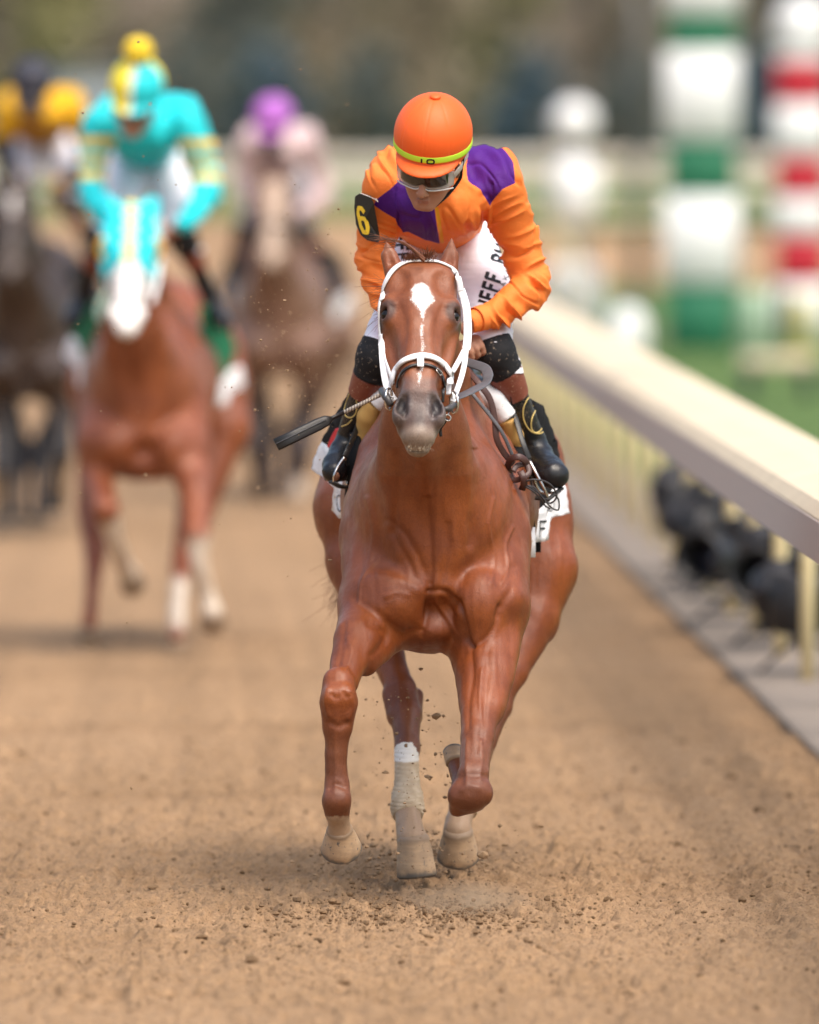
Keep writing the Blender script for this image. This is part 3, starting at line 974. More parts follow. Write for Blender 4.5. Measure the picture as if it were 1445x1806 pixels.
_s = np.where(_fr & (_py > 790), 1.0, 0)
for pts, w, A in (
    ([(755, 880), (757, 915), (759, 948), (761, 1000), (760, 1030), (756, 1050), (751, 1093), (745, 1122)], 5, -.0065),
    ([(756, 1043), (775, 1042), (791, 1047), (809, 1068), (819, 1103), (823, 1128), (832, 1140)], 5, -.0080),
    ([(809, 1061), (818, 1100), (828, 1130), (838, 1138), (858, 1125), (874, 1100), (882, 1070)], 5, -.0070),
    ([(627, 1056), (645, 1070), (664, 1082), (690, 1104), (715, 1118), (742, 1112)], 8, -.0075),
    ([(682, 918), (700, 930), (715, 943), (735, 976), (750, 1010), (757, 1030)], 6, -.0050),
    ([(791, 925), (790, 960), (785, 1000), (776, 1035)], 6, -.0050),
    ([(690, 935), (703, 960), (720, 990), (735, 1020)], 5, -.0030),
    ([(905, 1000), (903, 1035), (890, 1060), (880, 1085)], 7, -.0050),
    ([(650, 1100), (672, 1112), (682, 1120), (672, 1140), (655, 1155)], 6, -.0050),
    ([(831, 1140), (834, 1190), (828, 1240), (826, 1300)], 4, -.0042),
    ([(860, 1150), (858, 1220), (850, 1300)], 5, -.0035),
    ([(608, 1100), (604, 1140), (598, 1170)], 5, -.0030),
    ([(640, 1030), (660, 1020), (700, 1022), (735, 1042)], 10, .0045),
    ([(770, 1062), (790, 1090), (808, 1120)], 4, .0035),
    ([(778, 1055), (800, 1080), (815, 1108)], 3, -.0025),
    ([(765, 1060), (782, 1092), (800, 1128)], 3, -.0025),
    ([(700, 800), (705, 850), (698, 900), (690, 940)], 8, -.0035),
    ([(835, 770), (842, 830), (836, 900), (828, 960)], 8, -.0035),
    ([(648, 880), (660, 930), (655, 980), (640, 1020)], 5, .0022),
    ([(870, 880), (862, 930), (872, 985), (866, 1030)], 3, .0024),
    ([(720, 1050), (700, 1045), (680, 1052)], 4, .0025),
    ([(585, 1225), (592, 1232), (598, 1228)], 3, -.0035),
    ([(606, 1222), (612, 1230), (618, 1226)], 3, -.0030),
    ([(668, 985), (655, 1000), (640, 1025), (632, 1060)], 2.6, .0030),
    ([(905, 930), (893, 960), (897, 1000), (885, 1030)], 2.6, .0030),
    ([(850, 1180), (846, 1230), (852, 1280), (846, 1330)], 2.4, .0028),
    ([(612, 1125), (620, 1150), (612, 1180)], 2.4, .0026),
    ([(578, 1215), (575, 1240), (580, 1262)], 4, .0030),
    ([(618, 1220), (622, 1245), (614, 1268)], 4, .0030),
    ([(584, 1275), (598, 1281), (612, 1274)], 5, -.0045),
    ([(582, 1390), (594, 1384), (606, 1390)], 4, -.0035),
    ([(808, 1372), (830, 1366), (858, 1370)], 6, -.0045),
    ([(815, 1392), (828, 1386), (845, 1390)], 6, .0030),
    ([(824, 1380), (822, 1330), (826, 1290)], 4, .0035),
    ([(848, 1372), (852, 1320)], 4, .0030),
    ([(590, 1300), (592, 1350), (591, 1400)], 3, .0020),
    ([(672, 1190), (690, 1225), (712, 1262)], 5, -.004),
    ([(700, 1180), (716, 1215), (728, 1255)], 4, -.004)):
    am += _s * A * (1.0 if A < -.004 else 1.35) * lined(_px, _py, pts, w)
HP = HP + HN * am[:, None]
HN = normals(HP, HQ)
HB_TREE = bvh(HP, HQ)
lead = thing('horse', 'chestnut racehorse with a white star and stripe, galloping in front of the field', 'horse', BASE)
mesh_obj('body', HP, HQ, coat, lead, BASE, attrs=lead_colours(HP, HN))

def hit(px, py, tree=None, off=0.0):
    """first surface point seen along the photo ray, and its outward normal"""
    tree = tree or HB_TREE
    d = ray(px, py)
    loc, nrm, i, dist = tree.ray_cast(Vector(CAM), Vector(d).normalized(), 60)
    if loc is None: return None, None
    n = np.array(nrm)
    if n @ d > 0: n = -n
    return np.array(loc) + n * off, n

def near(p, tree=None, off=0.0):
    tree = tree or HB_TREE
    loc, nrm, i, dist = tree.find_nearest(Vector(p))
    n = np.array(nrm)
    return np.array(loc) + n * off, n

# eyes
m_eye = M('eye_dark', (.008, .005, .004), .12, .35, var=.1, bump=0)
for s in (-1, 1):
    c = h(s * .0925, .152, -.056)
    b = MB()
    prof = [(.019 * math.sin(a), .019 * -math.cos(a)) for a in np.linspace(0.05, math.pi - .05, 14)]
    b.lathe(prof, c, HB, 24)
    b.build('eye', m_eye, lead, BASE)

# hooves
def hoof_mat():
    t = NT('hoof_horn', .55, .35)
    n = t.noise(18, 4, .6)
    st = t.noise(1.0, 3, .6, t.coord(scale=(20, 20, 160)))
    c = t.mix(t.ramp(n, .35, .65), (.56, .38, .225), (.42, .285, .175))
    c = t.mix(t.math('MULTIPLY', st, .5), c, (.20, .15, .11))
    c = t.mix(t.ramp(t.noise(60, 4, .7), .58, .68), c, (.11, .10, .095))
    lv = t.math('ADD', t.attr('down', True), t.math('MULTIPLY', t.math('SUBTRACT', n, .5), .35))
    c = t.mix(t.ramp(lv, .02, .14, 1, 0), c, (.27, .19, .125))
    c = t.mix(t.ramp(lv, .78, .95), c, (.13, .115, .10))  # occlusion at the lower edge, painted into the horn
    t.color(c); t.bump(t.math('ADD', n, st), .5, .002)
    return t.m
m_hoof = hoof_mat()
m_shoe = M('horseshoe_metal', (.32, .32, .34), .35, .5, metal=.9, var=.2)
HOOVES = [
    (W(599, 1462, 30.03), W(603, 1500, 30.08), .0385, .0610),
    (W(729, 1480, 30.90), W(736, 1547, 30.90), .0485, .0600),
    (W(808, 1466, 31.06), W(808, 1516, 31.10), .0450, .0640),
    (W(804, 1345, 30.43), W(799, 1322, 30.46), .0300, .0300),
]
for i, (tp, bt, rt, rb) in enumerate(HOOVES):
    hm = hoof_mesh(tp, bt, rt, rb, i); hm.build('hoof', m_hoof, lead, BASE, attrs=dict(down=hm.lv))

# leg bandages, dusted with track dirt
def wrap_mat():
    t = NT('dusty_bandage', .9, .1)
    n = t.noise(22, 5, .65)
    ww = t.node('ShaderNodeTexWave', wave_type='BANDS', bands_direction='Z'); ww.inputs['Scale'].default_value = 28
    ww.inputs['Distortion'].default_value = 2.0
    t.link(t.coord(), ww.inputs['Vector'])
    c = t.mix(t.ramp(n, .35, .68), (.44, .335, .225), (.56, .455, .33))
    up = t.attr('clean', True)
    c = t.mix(t.ramp(t.math('ADD', up, t.math('MULTIPLY', n, .5)), .85, 1.05), c, (.72, .68, .62))
    t.color(c); t.bump(t.math('ADD', ww.outputs['Fac'], n), .35, .003)
    return t.m
m_wrap = wrap_mat()
def bandage(pts, rad, par=lead, org=BASE, mat=None, clean_z=None, res=.0045):
    P = np.array(pts); lo = P.min(0) - max(rad) - .02; hi = P.max(0) + max(rad) + .02
    S = Field(*[np.arange(lo[i], hi[i], res) for i in range(3)])
    S.chain(pts, rad, k=0)
    S.half(pts[0], P[0] - P[1]); S.half(pts[-1], P[-1] - P[-2])
    p, q = S.mesh(1)
    p = p + normals(p, q) * (.0006 * np.sin(p[:, 2] * 420 + p[:, 0] * 60))[:, None]
    cl = sstep((clean_z or 9) - .02, clean_z or 9, p[:, 2])
    return mesh_obj('bandage', p, q, mat or m_wrap, par, org, attrs=dict(clean=cl))
bandage([W(717, 1322, 31.19), W(718, 1380, 31.09), W(718.5, 1405, 31.04), W(719, 1425, 31.0), W(720, 1440, 30.98)], [.0365, .0365, .045, .049, .043], clean_z=W(717, 1340, 31.1)[2])
bandage([W(836, 1372, 31.2), W(822, 1410, 31.16), W(817, 1432, 31.13)], [.036, .043, .042])
# ------------------------------------------------------------------ rider
RB = W(772, 1000, 31.0); RB[2] = 1.30
HCN = W(763, 238, 30.5)                     # helmet centre
_pitch = 25
HU = V(0.03, -math.sin(math.radians(_pitch)), math.cos(math.radians(_pitch)))
HFW = V(-0.24, -math.cos(math.radians(_pitch)), -math.sin(math.radians(_pitch)))
HU /= np.linalg.norm(HU); HFW -= HU * (HFW @ HU); HFW /= np.linalg.norm(HFW)
HSD = np.cross(HFW, HU); HSD = HSD if HSD[0] > 0 else -HSD
RR = np.stack([HSD, HFW, HU])
def g(s, f, u): return HCN + HSD * s + HFW * f + HU * u

ARM_R = ([W(882, 325, 30.84), W(911, 415, 30.94), W(934, 487, 30.96), W(936, 508, 30.94), W(888, 548, 30.86), W(832, 568, 30.80)], [.070, .0605, .057, .056, .0445, .033])
ARM_L = ([W(682, 325, 30.84), W(668, 400, 30.90), W(662, 455, 30.90), W(668, 490, 30.88), W(688, 545, 30.84), W(706, 580, 30.82)], [.070, .060, .055, .048, .040, .033])
THIGH_R = ([W(815, 425, 31.35), W(852, 520, 31.12), W(868, 612, 30.90)], [.100, .088, .063])
THIGH_L = ([W(735, 425, 31.35), W(722, 520, 31.12), W(668, 622, 30.90)], [.098, .082, .060])
KNEE_R = ([W(868, 614, 30.90), W(893, 656, 30.92)], [.0625, .0515])
KNEE_L = ([W(668, 625, 30.90), W(652, 665, 30.92)], [.0595, .0500])

def rider_field(S, mode, arms=(ARM_R, ARM_L), legs=True, hk=None):
    """mode 'skin' is the whole body, 'silks' the shirt, 'breeches' the trousers"""
    o = {'skin': -.021, 'silks': 0, 'breeches': 0}[mode]
    if mode in ('skin', 'silks'):
        S.ell(W(769, 352, 30.88), (.158 + o, .17 + o, .110 + o), k=.03)
        S.chain([W(770, 350, 30.95), W(772, 385, 31.32)], [.125 + o, .118 + o], k=.05, sq=((1, 0, 0), 1.15))
        S.ell(W(779, 300, 30.98), (.150 + o, .15 + o, .075 + o), k=.05)
        S.ell(W(868, 300, 30.90), (.070 + o, .08 + o, .070 + o), k=.04)
        S.ell(W(695, 300, 30.90), (.068 + o, .08 + o, .068 + o), k=.04)
        for p, r in arms:
            S.chain(p, [q + o for q in r], k=.035)
    if mode in ('skin', 'breeches'):
        S.ell(W(776, 415, 31.42), (.165 + o, .19 + o, .135 + o), k=.03)
        for p, r in (THIGH_R, THIGH_L):
            S.chain(p, [q + o for q in r], k=.03)
    if mode == 'breeches':
        for p, r in (KNEE_R, KNEE_L): S.chain(p, [q - .001 for q in r], k=.01)
    return S

def head_prims(S):
    e = lambda c, r, k=.015, op='add': S.ell(g(*c), r, R=RR, k=k, op=op)
    S.chain([W(770, 335, 30.86), g(0, -.03, -.08)], [.058, .052], k=.04)
    e((0, .0, -.02), (.076, .095, .105), .02)
    e((0, .055, -.075), (.066, .045, .06), .02)
    S.chain([g(-.052, .03, -.12), g(-.018, .080, -.190)], [.024, .014], k=.025)
    S.chain([g(.052, .03, -.12), g(.018, .080, -.190)], [.024, .014], k=.025)
    e((0, .055, -.135), (.054, .042, .055), .025)
    e((0, .083, -.188), (.020, .016, .014), .015)                    # chin
    S.chain([g(0, .098, -.085), g(0, .122, -.134)], [.010, .0135], k=.010)     # nose
    for s in (-1, 1):
        e((s * .0125, .112, -.138), (.0085, .009, .0075), .006)
        e((s * .045, .078, -.118), (.020, .016, .017), .02)          # cheekbones
        e((s * .030, .094, -.070), (.020, .012, .007), .01)          # brow
        e((s * .030, .102, -.088), (.013, .008, .006), .008, 'sub')
        e((s * .006, .122, -.1405), (.003, .005, .003), .003, 'sub')
        e((s * .078, -.005, -.105), (.008, .018, .028), .006)        # ears
    e((0, .099, -.1625), (.022, .0085, .0048), .006)                  # upper lip
    e((0, .097, -.1725), (.018, .0085, .0052), .006)                  # lower lip
    e((0, .104, -.1672), (.021, .006, .0012), .002, 'sub')

def hand_prims(S, c, along, back, s=1, grip=True):
    """closed hand round a rod that runs along 'along'; 'back' points from palm to knuckles' outside"""
    al = np.asarray(along, float); al /= np.linalg.norm(al)
    bk = np.asarray(back, float); bk -= al * (bk @ al); bk /= np.linalg.norm(bk)
    cu = np.cross(al, bk)
    c = np.asarray(c, float)
    S.chain([c + bk * .022 - al * .028, c + bk * .022 + al * .028], [.019, .020], k=.01, sq=(cu, 1.3))
    for i, (o, L) in enumerate(((-.030, .85), (-.010, .98), (.010, 1.0), (.030, .93))):
        b = c + al * o
        S.chain([b + bk * .020 + cu * .022, b + cu * .030 * L + bk * .002, b + cu * .022 * L - bk * .017, b - bk * .022 + cu * .002, b - bk * .012 - cu * .013],
                [.0098, .0092, .0085, .0082, .0075], k=.003)
    S.chain([c + al * .032 * s + bk * .012 - cu * .014, c + al * .042 * s - bk * .006 - cu * .018, c + al * .030 * s - bk * .024 - cu * .006], [.0125, .0105, .009], k=.006)

def skin_mat(name='skin', col=(.42, .20, .125)):
    t = NT(name, .5, .35)
    c = t.mix(t.noise(35, 3), tuple(x * .82 for x in col), tuple(x * 1.12 for x in col))
    lp = t.attr('lips', True)
    c = t.mix(t.math('MULTIPLY', lp, .6), c, (.30, .10, .08))
    t.color(c)
    t.b.inputs['Subsurface Weight'].default_value = .08
    t.b.inputs['Subsurface Radius'].default_value = (.01, .004, .002)
    t.bump(t.noise(220, 3), .12, .001)
    return t.m

def fabric(name, rough=.62, weave=900):
    """shirt fabric: 'base' colour plus up to two panels whose outlines are stored on the cloth"""
    t = NT(name, rough, .22)
    c = t.attr('base')
    c = t.mix(t.ramp(t.attr('pan', True), -.35, .35), c, t.attr('pcol'))
    c = t.mix(t.ramp(t.attr('pan2', True), -.35, .35), c, t.attr('pcol2'))
    n = t.noise(18, 3)
    c = t.mix(1.0, c, t.mix(n, (.90, .90, .90), (1.06, 1.06, 1.06)), 'MULTIPLY')
    t.color(c)
    cr = t.noise(1.0, 3, .6, t.coord(scale=(22, 30, 60), rotz=(0, .5, 0)), 1.2)
    cr = t.ramp(t.math('ABSOLUTE', t.math('SUBTRACT', cr, .5)), 0, .05)
    t.bump(t.math('ADD', t.math('MULTIPLY', t.noise(weave, 1, .5), .3), t.math('ADD', cr, t.math('MULTIPLY', t.noise(60, 4), .8))), .30, .003)
    return t.m

def folds(P, N, px, py):
    """creases of the shirt, in metres"""
    def ridge(ax_, ay_, la, lb, seed):
        L = math.hypot(ax_, ay_); ax_, ay_ = ax_ / L, ay_ / L
        a = px * ax_ + py * ay_; b = -px * ay_ + py * ax_
        w = 6 * vnoise(px / 40, py / 40, P[:, 1] * 8, seed + 3)
        n = vnoise((a + w) / la, (b + w) / lb, P[:, 1] * 6, seed)
        n3 = vnoise((a + w) / (la * 1.2), (b + w) / (lb * 1.5), P[:, 1] * 6, seed + 31)
        sharp = -.75 * np.exp(-(n3 / .11) ** 2)
        return sharp + (1 - np.abs(n) * 2.6) * (.55 + .75 * sstep(-.3, .6, vnoise(px / 45, py / 45, P[:, 1] * 8, seed + 9)))
    d = np.zeros(len(P))
    # right forearm (image right)
    m1 = sstep(846, 880, px) * sstep(474, 500, py) * (py < 600)
    d += m1 * .0105 * ridge(.70, .72, 60, 12, 11)
    m2 = sstep(838, 875, px) * sstep(330, 380, py) * sstep(492, 450, py)
    d += m2 * .0100 * ridge(.9, -.42, 60, 15, 21)
    m3 = sstep(705, 690, px) * sstep(380, 420, py)
    d += m3 * .0095 * ridge(.9, .35, 50, 11, 31)
    m4 = (px > 700) * (px < 870) * sstep(300, 330, py)
    m4 = m4 * sstep(430, 400, py)
    d += m4 * .0075 * ridge(.25, .95, 60, 17, 41)
    m5 = sstep(345, 310, py)
    d += m5 * .0085 * ridge(.45, .9, 70, 18, 51)
    return d

PANEL_CHEST = [(655, 372), (664, 352), (688, 334), (706, 318), (730, 330), (766, 365), (769, 385), (776, 430), (744, 421), (701, 400), (698, 386), (676, 373), (660, 362)]
PANEL_YOKE = [(828, 225), (850, 236), (884, 262), (902, 290), (911, 322), (886, 334), (864, 361), (846, 334), (828, 322), (824, 290)]
ORANGE = (.90, .222, .042)
PURPLE = (.075, .010, .190)

def rider_silks(S):
    p, q = S.mesh(1)
    n = normals(p, q)
    px, py = proj(p)
    p = p + n * folds(p, n, px, py)[:, None]
    return p, q, px, py

xs = np.arange(W(600, 300, 30.9)[0], W(1000, 300, 30.9)[0], .0038)
def gax(x0, x1, y0, y1, z0, z1, r):
    a = W(x0, z1, 30.9); b = W(x1, z0, 30.9)
    return [np.arange(a[0], b[0], r), np.arange(y0, y1, r), np.arange(a[2], b[2], r)]

person = thing('person', 'jockey in orange and purple silks and orange helmet, looking down from the leading horse', 'person', RB)
m_skin = skin_mat()
S = Field(*gax(590, 1040, 30.3, 31.7, 150, 900, .0052))
rider_field(S, 'skin')
for (p, r) in (KNEE_R, KNEE_L): S.chain(p, [x - .01 for x in r], k=.02)
LEG_R = ([W(893, 656, 30.92), W(912, 705, 30.97), W(935, 772, 31.03), W(947, 800, 31.04)], [.034, .027, .024, .024])
LEG_L = ([W(652, 665, 30.92), W(634, 712, 30.97), W(614, 772, 31.03), W(606, 795, 31.04)], [.034, .027, .024, .024])
for (p, r) in (LEG_R, LEG_L): S.chain(p, r, k=.005)
S.chain([W(947, 800, 31.04), W(978, 838, 30.90)], [.022, .020], k=.01)
S.chain([W(606, 795, 31.04), W(590, 838, 30.90)], [.020, .018], k=.01)
head_prims(S)
S.chain([ARM_R[0][-1], W(824, 580, 30.80)], [.024, .022], k=.01)
S.chain([ARM_L[0][-1], W(716, 606, 30.80)], [.024, .022], k=.01)
WH0, WH1 = W(857, 607, 30.86), W(487, 785, 30.60)
WHD = (WH1 - WH0) / np.linalg.norm(WH1 - WH0)
hr = WH0 + WHD * .055
hand_prims(S, hr, -WHD, V(.1, .15, 1), 1)
hl = W(722, 622, 30.80)
hand_prims(S, hl, V(-.9, .2, -.3), V(0, .2, 1), -1)
sp, sq_ = S.mesh(1, .5)
SKIN_TREE = bvh(sp, sq_)
qq = sp - HCN
u_, f_, s_ = qq @ HU, qq @ HFW, qq @ HSD
lips = (sstep(.0085, .004, np.abs(u_ + .1675)) * sstep(.088, .094, f_) * sstep(.026, .018, np.abs(s_)))
mesh_obj('body', sp, sq_, m_skin, person, RB, attrs=dict(lips=lips * .8))

# shirt
m_silk = fabric('silks_fabric')
S = Field(*gax(610, 1000, 30.55, 31.75, 225, 620, .0038))
rider_field(S, 'silks')
S.chain([W(768, 330, 30.86), g(0, -.035, -.085)], [.070, .062], k=.03)
S.chain([g(0, .02, -.14), g(0, -.02, -.02)], [.075, .09], k=.01, op='sub')
S.ell(W(812, 576, 30.79), (.040, .06, .045), k=.003, op='sub')
JP, JQ, jx, jy = rider_silks(S)
JT = bvh(JP, JQ)
n_ = len(JP)
front = JP[:, 1] < 31.05
pan = np.where(front, polysd(jx, jy, PANEL_CHEST), -9)
yok = np.where(JP[:, 1] < 31.25, polysd(jx, jy, PANEL_YOKE), -9)
zipd = np.where(front, polysd(jx, jy, [(767, 366), (773.5, 366), (783.5, 429), (777.5, 429)]), -9)
lower = JP[:, 2] - (W(770, 417, 30.8)[2])
mesh_obj('silks', JP, JQ, m_silk, person, RB, attrs=dict(
    base=np.tile(ORANGE, (n_, 1)), pan=np.maximum(pan, yok), pcol=np.tile(PURPLE, (n_, 1)),
    pan2=zipd, pcol2=np.tile((.80, .36, .025), (n_, 1))))

# cuffs and hem as thin ribbed bands
m_or = M('orange_rib', ORANGE, .7, .3, var=.08)
def ring_on(center, axis, r, w, th, mat, par, org, name, n=40, sq=None):
    ax_ = np.asarray(axis, float); ax_ /= np.linalg.norm(ax_)
    u = np.cross(ax_, V(0, 1, .1)); u /= np.linalg.norm(u); v = np.cross(ax_, u)
    pts = []; nr = []
    for i in range(n + 1):
        a = 2 * math.pi * i / n
        d = u * math.cos(a) + v * math.sin(a)
        pts.append(center + d * r); nr.append(d)
    return MB().ribbon(pts, nr, w, th).build(name, mat, par, org)
ca = W(845, 563, 30.80) - W(866, 556, 30.83)
ring_on(W(848, 561, 30.815), ca, .0355, .040, .002, m_or, person, RB, 'cuff')
ring_on(W(702, 572, 30.822), W(706, 580, 30.82) - W(694, 557, 30.83), .0355, .034, .002, m_or, person, RB, 'cuff')

# breeches: white, black knee grips
m_white = M('white_breeches', (.80, .79, .86), .55, .3, var=.04, vs=12, bump=.3, bs=30, bd=.006)
S = Field(*gax(640, 960, 30.78, 31.75, 380, 660, .0045))
rider_field(S, 'breeches')
bp, bq = S.mesh(2)
bn = normals(bp, bq); bx, by = proj(bp)
bp = bp + bn * (.0018 * vnoise(bx / 30, by / 9, bp[:, 1] * 10, 4) + .0014 * vnoise(bx / 60, by / 4.5, seed=8) * sstep(440, 470, by))[:, None]
mesh_obj('breeches', bp, bq, m_white, person, RB)
BT = bvh(bp, bq)
m_blackc = M('black_stretch_cloth', (.012, .012, .014), .75, .3, var=.3, dirt=(.30, .23, .17))
m_helm_dummy = None
def tube_part(name, pts, rad, mat, res=.0045, par=person, org=RB, k=.01, off=None, cut=True, disp=0):
    P = np.array(pts); lo = P.min(0) - max(rad) - .02; hi = P.max(0) + max(rad) + .02
    S = Field(*[np.arange(lo[i], hi[i], res) for i in range(3)])
    S.chain(pts, rad, k=0)
    if cut:
        S.half(pts[0], P[0] - P[1]); S.half(pts[-1], P[-1] - P[-2])
    p, q = S.mesh(1)
    if disp:
        n = normals(p, q); p = p + n * (disp * (vnoise(p[:, 0] * 30, p[:, 1] * 30, p[:, 2] * 90, 5)))[:, None]
    return mesh_obj(name, p, q, mat, par, org)
kR = [W(862, 600, 30.905), W(870, 622, 30.90), W(893, 658, 30.92)]
tube_part('knee_cover', kR, [.0655, .0640, .0535], m_blackc, disp=.001)
kL = [W(676, 606, 30.905), W(666, 630, 30.90), W(652, 667, 30.92)]
tube_part('knee_cover', kL, [.0640, .0620, .0515], m_blackc, disp=.001)

# boots
def leather_boot():
    t = NT('boot_leather', .36, .35)
    n = t.noise(60, 4, .7)
    d = t.attr('splash', True)
    sp = t.ramp(t.math('ADD', t.noise(330, 2, .75), t.math('MULTIPLY', d, .09)), .70, .76)
    t.color(t.mix(sp, (.010, .010, .012), (.40, .30, .20)))
    t.rough(t.ramp(n, .3, .7, .26, .50))
    t.bump(t.math('ADD', t.noise(45, 4, .6), t.math('MULTIPLY', n, .3)), .35, .005)
    t.b.inputs['Coat Weight'].default_value = .1
    return t.m
m_boot = leather_boot()
m_cuff = M('brown_boot_cuff', (.22, .062, .038), .5, .4, var=.15, vs=40, dirt=(.48, .33, .22))
m_gold = M('gold_piping', (.62, .46, .16), .45, .4, var=.15)
def boot(shaft, rad, foot, frad, s, clip):
    pts = np.array(shaft + foot)
    lo = pts.min(0) - .09; hi = pts.max(0) + .09
    S = Field(*[np.arange(lo[i], hi[i], .004) for i in range(3)])
    S.chain(shaft, rad, k=0)
    S.chain(foot, frad, k=.02, sq=((1, 0, 0), 1.12))
    d = foot[-1] - foot[0]; d = d / np.linalg.norm(d)
    S.half(shaft[0], pts[0] - pts[1])
    sole_n = V(0, 0, -1) - d * (-d[2]) ; sole_n /= np.linalg.norm(sole_n)
    S.half(foot[-1] + sole_n * frad[-1] * .78, sole_n)
    # heel
    hc = foot[0] + sole_n * .044 + d * -.012
    p, q = S.mesh(1)
    n = normals(p, q)
    ank = np.exp(-((p - np.array(shaft[-1])) ** 2).sum(1) / .045 ** 2)
    p = p + n * (ank * .0035 * vnoise(p[:, 0] * 20, p[:, 1] * 20, p[:, 2] * 85, 3) + .0006 * vnoise(p[:, 0] * 90, p[:, 1] * 90, p[:, 2] * 90, 7))[:, None]
    o = mesh_obj('boot', p, q, m_boot, person, RB, attrs=dict(splash=sstep(shaft[-1][2] + .02, shaft[-1][2] + .12, p[:, 2])))
    sl = MB().tube([foot[0] + sole_n * .034, (foot[0] + foot[-1]) / 2 + sole_n * .031, foot[-1] + sole_n * frad[-1] * .80, foot[-1] + d * .022 + sole_n * .012], [(.026, .008), (.03, .007), (.034, .007), (.02, .006)], 14)
    sl.build('sole', M('boot_sole', (.05, .04, .035), .8, .2, dirt=(.35, .25, .17)), o, RB)
    return o, bvh(p, q)
SH_R = [W(905, 688, 30.96), W(922, 735, 31.0), W(940, 780, 31.04), W(948, 800, 31.03)]
FT_R = [W(950, 808, 31.02), W(966, 828, 30.95), W(976, 838, 30.90)]
bR, BRT = boot(SH_R, [.0395, .0385, .040, .041], FT_R, [.040, .043, .042], 1, 1)
SH_L = [W(641, 692, 30.96), W(628, 730, 31.0), W(613, 775, 31.04), W(607, 792, 31.03)]
FT_L = [W(604, 798, 31.02), W(594, 820, 30.96), W(590, 832, 30.92)]
bL, BLT = boot(SH_L, [.0395, .0370, .034, .034], FT_L, [.035, .037, .033], -1, 1)
cR = tube_part('boot_cuff', [W(888, 652, 30.92), W(909, 699, 30.965)], [.0560, .0430], m_cuff, disp=.0008)
cL = tube_part('boot_cuff', [W(655, 659, 30.92), W(639, 696, 30.965)], [.0545, .0440], m_cuff, disp=.0008)

def draw_px(paths, width, th, tree, mat, name, par, org, off=.0005, fallY=None, closed=False, smoothn=6):
    """raised line that follows photo points on a surface"""
    mb = MB(); ok = False
    for pts in paths:
        sp_ = spline([V(x, y, 0) for x, y in pts], smoothn) if smoothn > 1 else [V(x, y, 0) for x, y in pts]
        P, N_ = [], []
        for q in sp_:
            a, n = hit(q[0], q[1], tree, off)
            if a is None: 
                if len(P) > 1: mb.ribbon(P, N_, width, th); ok = True
                P, N_ = [], []
                continue
            P.append(a); N_.append(n)
        if len(P) > 1: mb.ribbon(P, N_, width, th); ok = True
    if ok: return mb.build(name, mat, par, org)
draw_px([[(941, 692), (929, 706), (923, 722), (924, 740), (933, 757), (945, 764), (956, 763), (964, 754)],
         [(943, 694), (945, 708), (952, 722), (957, 742), (954, 758), (944, 763), (937, 754), (938, 738), (945, 722), (949, 708), (944, 711), (940, 716), (944, 718)]], .0042, .002, BRT, m_gold, 'piping', bR, RB)
draw_px([[(621, 682), (626, 696), (630, 712), (628, 728), (620, 736), (611, 734), (608, 724), (612, 708), (618, 692)], [(621, 740), (613, 748), (603, 752)]], .0038, .002, BLT, m_gold, 'piping', bL, RB)

# helmet
m_helm = NT('helmet_cover', .5, .4)
hc = m_helm.mix(m_helm.noise(10, 3), (.82, .098, .010), (.88, .135, .016)); m_helm.color(hc)
m_helm.bump(m_helm.math('ADD', m_helm.math('MULTIPLY', m_helm.noise(600, 1), .4), m_helm.noise(1.0, 3, .6, m_helm.coord(scale=(26, 26, 9)))), .35, .004)
S = Field(*[np.arange(HCN[i] - .20, HCN[i] + .20, .0035) for i in range(3)])
S.ell(g(0, -.010, .0), (.1135, .132, .118), R=RR, k=0)
S.half(g(0, 0, -.062), -HU)
cut = Field(*[np.arange(HCN[i] - .20, HCN[i] + .20, .0035) for i in range(3)])
S.ell(g(0, .0, -.075), (.080, .105, .070), R=RR, k=.004, op='sub')
hx, hy = [], []
for sgn in (1,):
    S.ell(g(0, .052, -.048), (.094, .108, .017), R=rot('X', 9) @ RR, k=.008)       # peak
S.ell(g(0, .03, -.098), (.086, .095, .040), R=RR, k=.004, op='sub')
hp, hq = S.mesh(2)
qd = hp - HCN
hs, hf, hu_ = qd @ HSD, qd @ HFW, qd @ HU
seam = .0010 * (np.exp(-(hs / .0022) ** 2) + np.exp(-((np.abs(hs) - .072 * np.sqrt(np.clip(1 - (hu_ / .12) ** 2, 0, 1)) - .0) / .0022) ** 2)) * (hu_ > -.02)
hp = hp - normals(hp, hq) * seam[:, None]
helm = mesh_obj('helmet', hp, hq, m_helm.m, person, RB)
HT = bvh(hp, hq)
btn = MB().lathe([(.001, .008), (.012, .0075), (.0165, .004), (.0165, .001), (.012, -.003)], g(0.002, -.006, .1175), HU, 20)
btn.build('button', m_helm.m, helm, RB)
m_lime = M('lime_band', (.50, .78, .045), .5, .3, var=.05)
P_, N_ = [], []
for a in np.linspace(-2.4, 2.4, 90):
    d = HSD * math.sin(a) * 1.0 + HFW * math.cos(a)
    uu = -.022 - .004 * math.cos(a)
    kk = math.sqrt(1 - (uu / .118) ** 2) * 1.002
    P_.append(g(.1135 * kk * math.sin(a), -.010 + .132 * kk * math.cos(a), uu)); N_.append(d)
hb_ = MB().ribbon(P_, N_, .0185, .0022); hb_.build('hat_band', m_lime, helm, RB)
HBT = BVHTree.FromPolygons([tuple(p) for p in hb_.v], hb_.f)
m_blk = M('black_print', (.012, .012, .014), .6, .3, var=.2, bump=0)

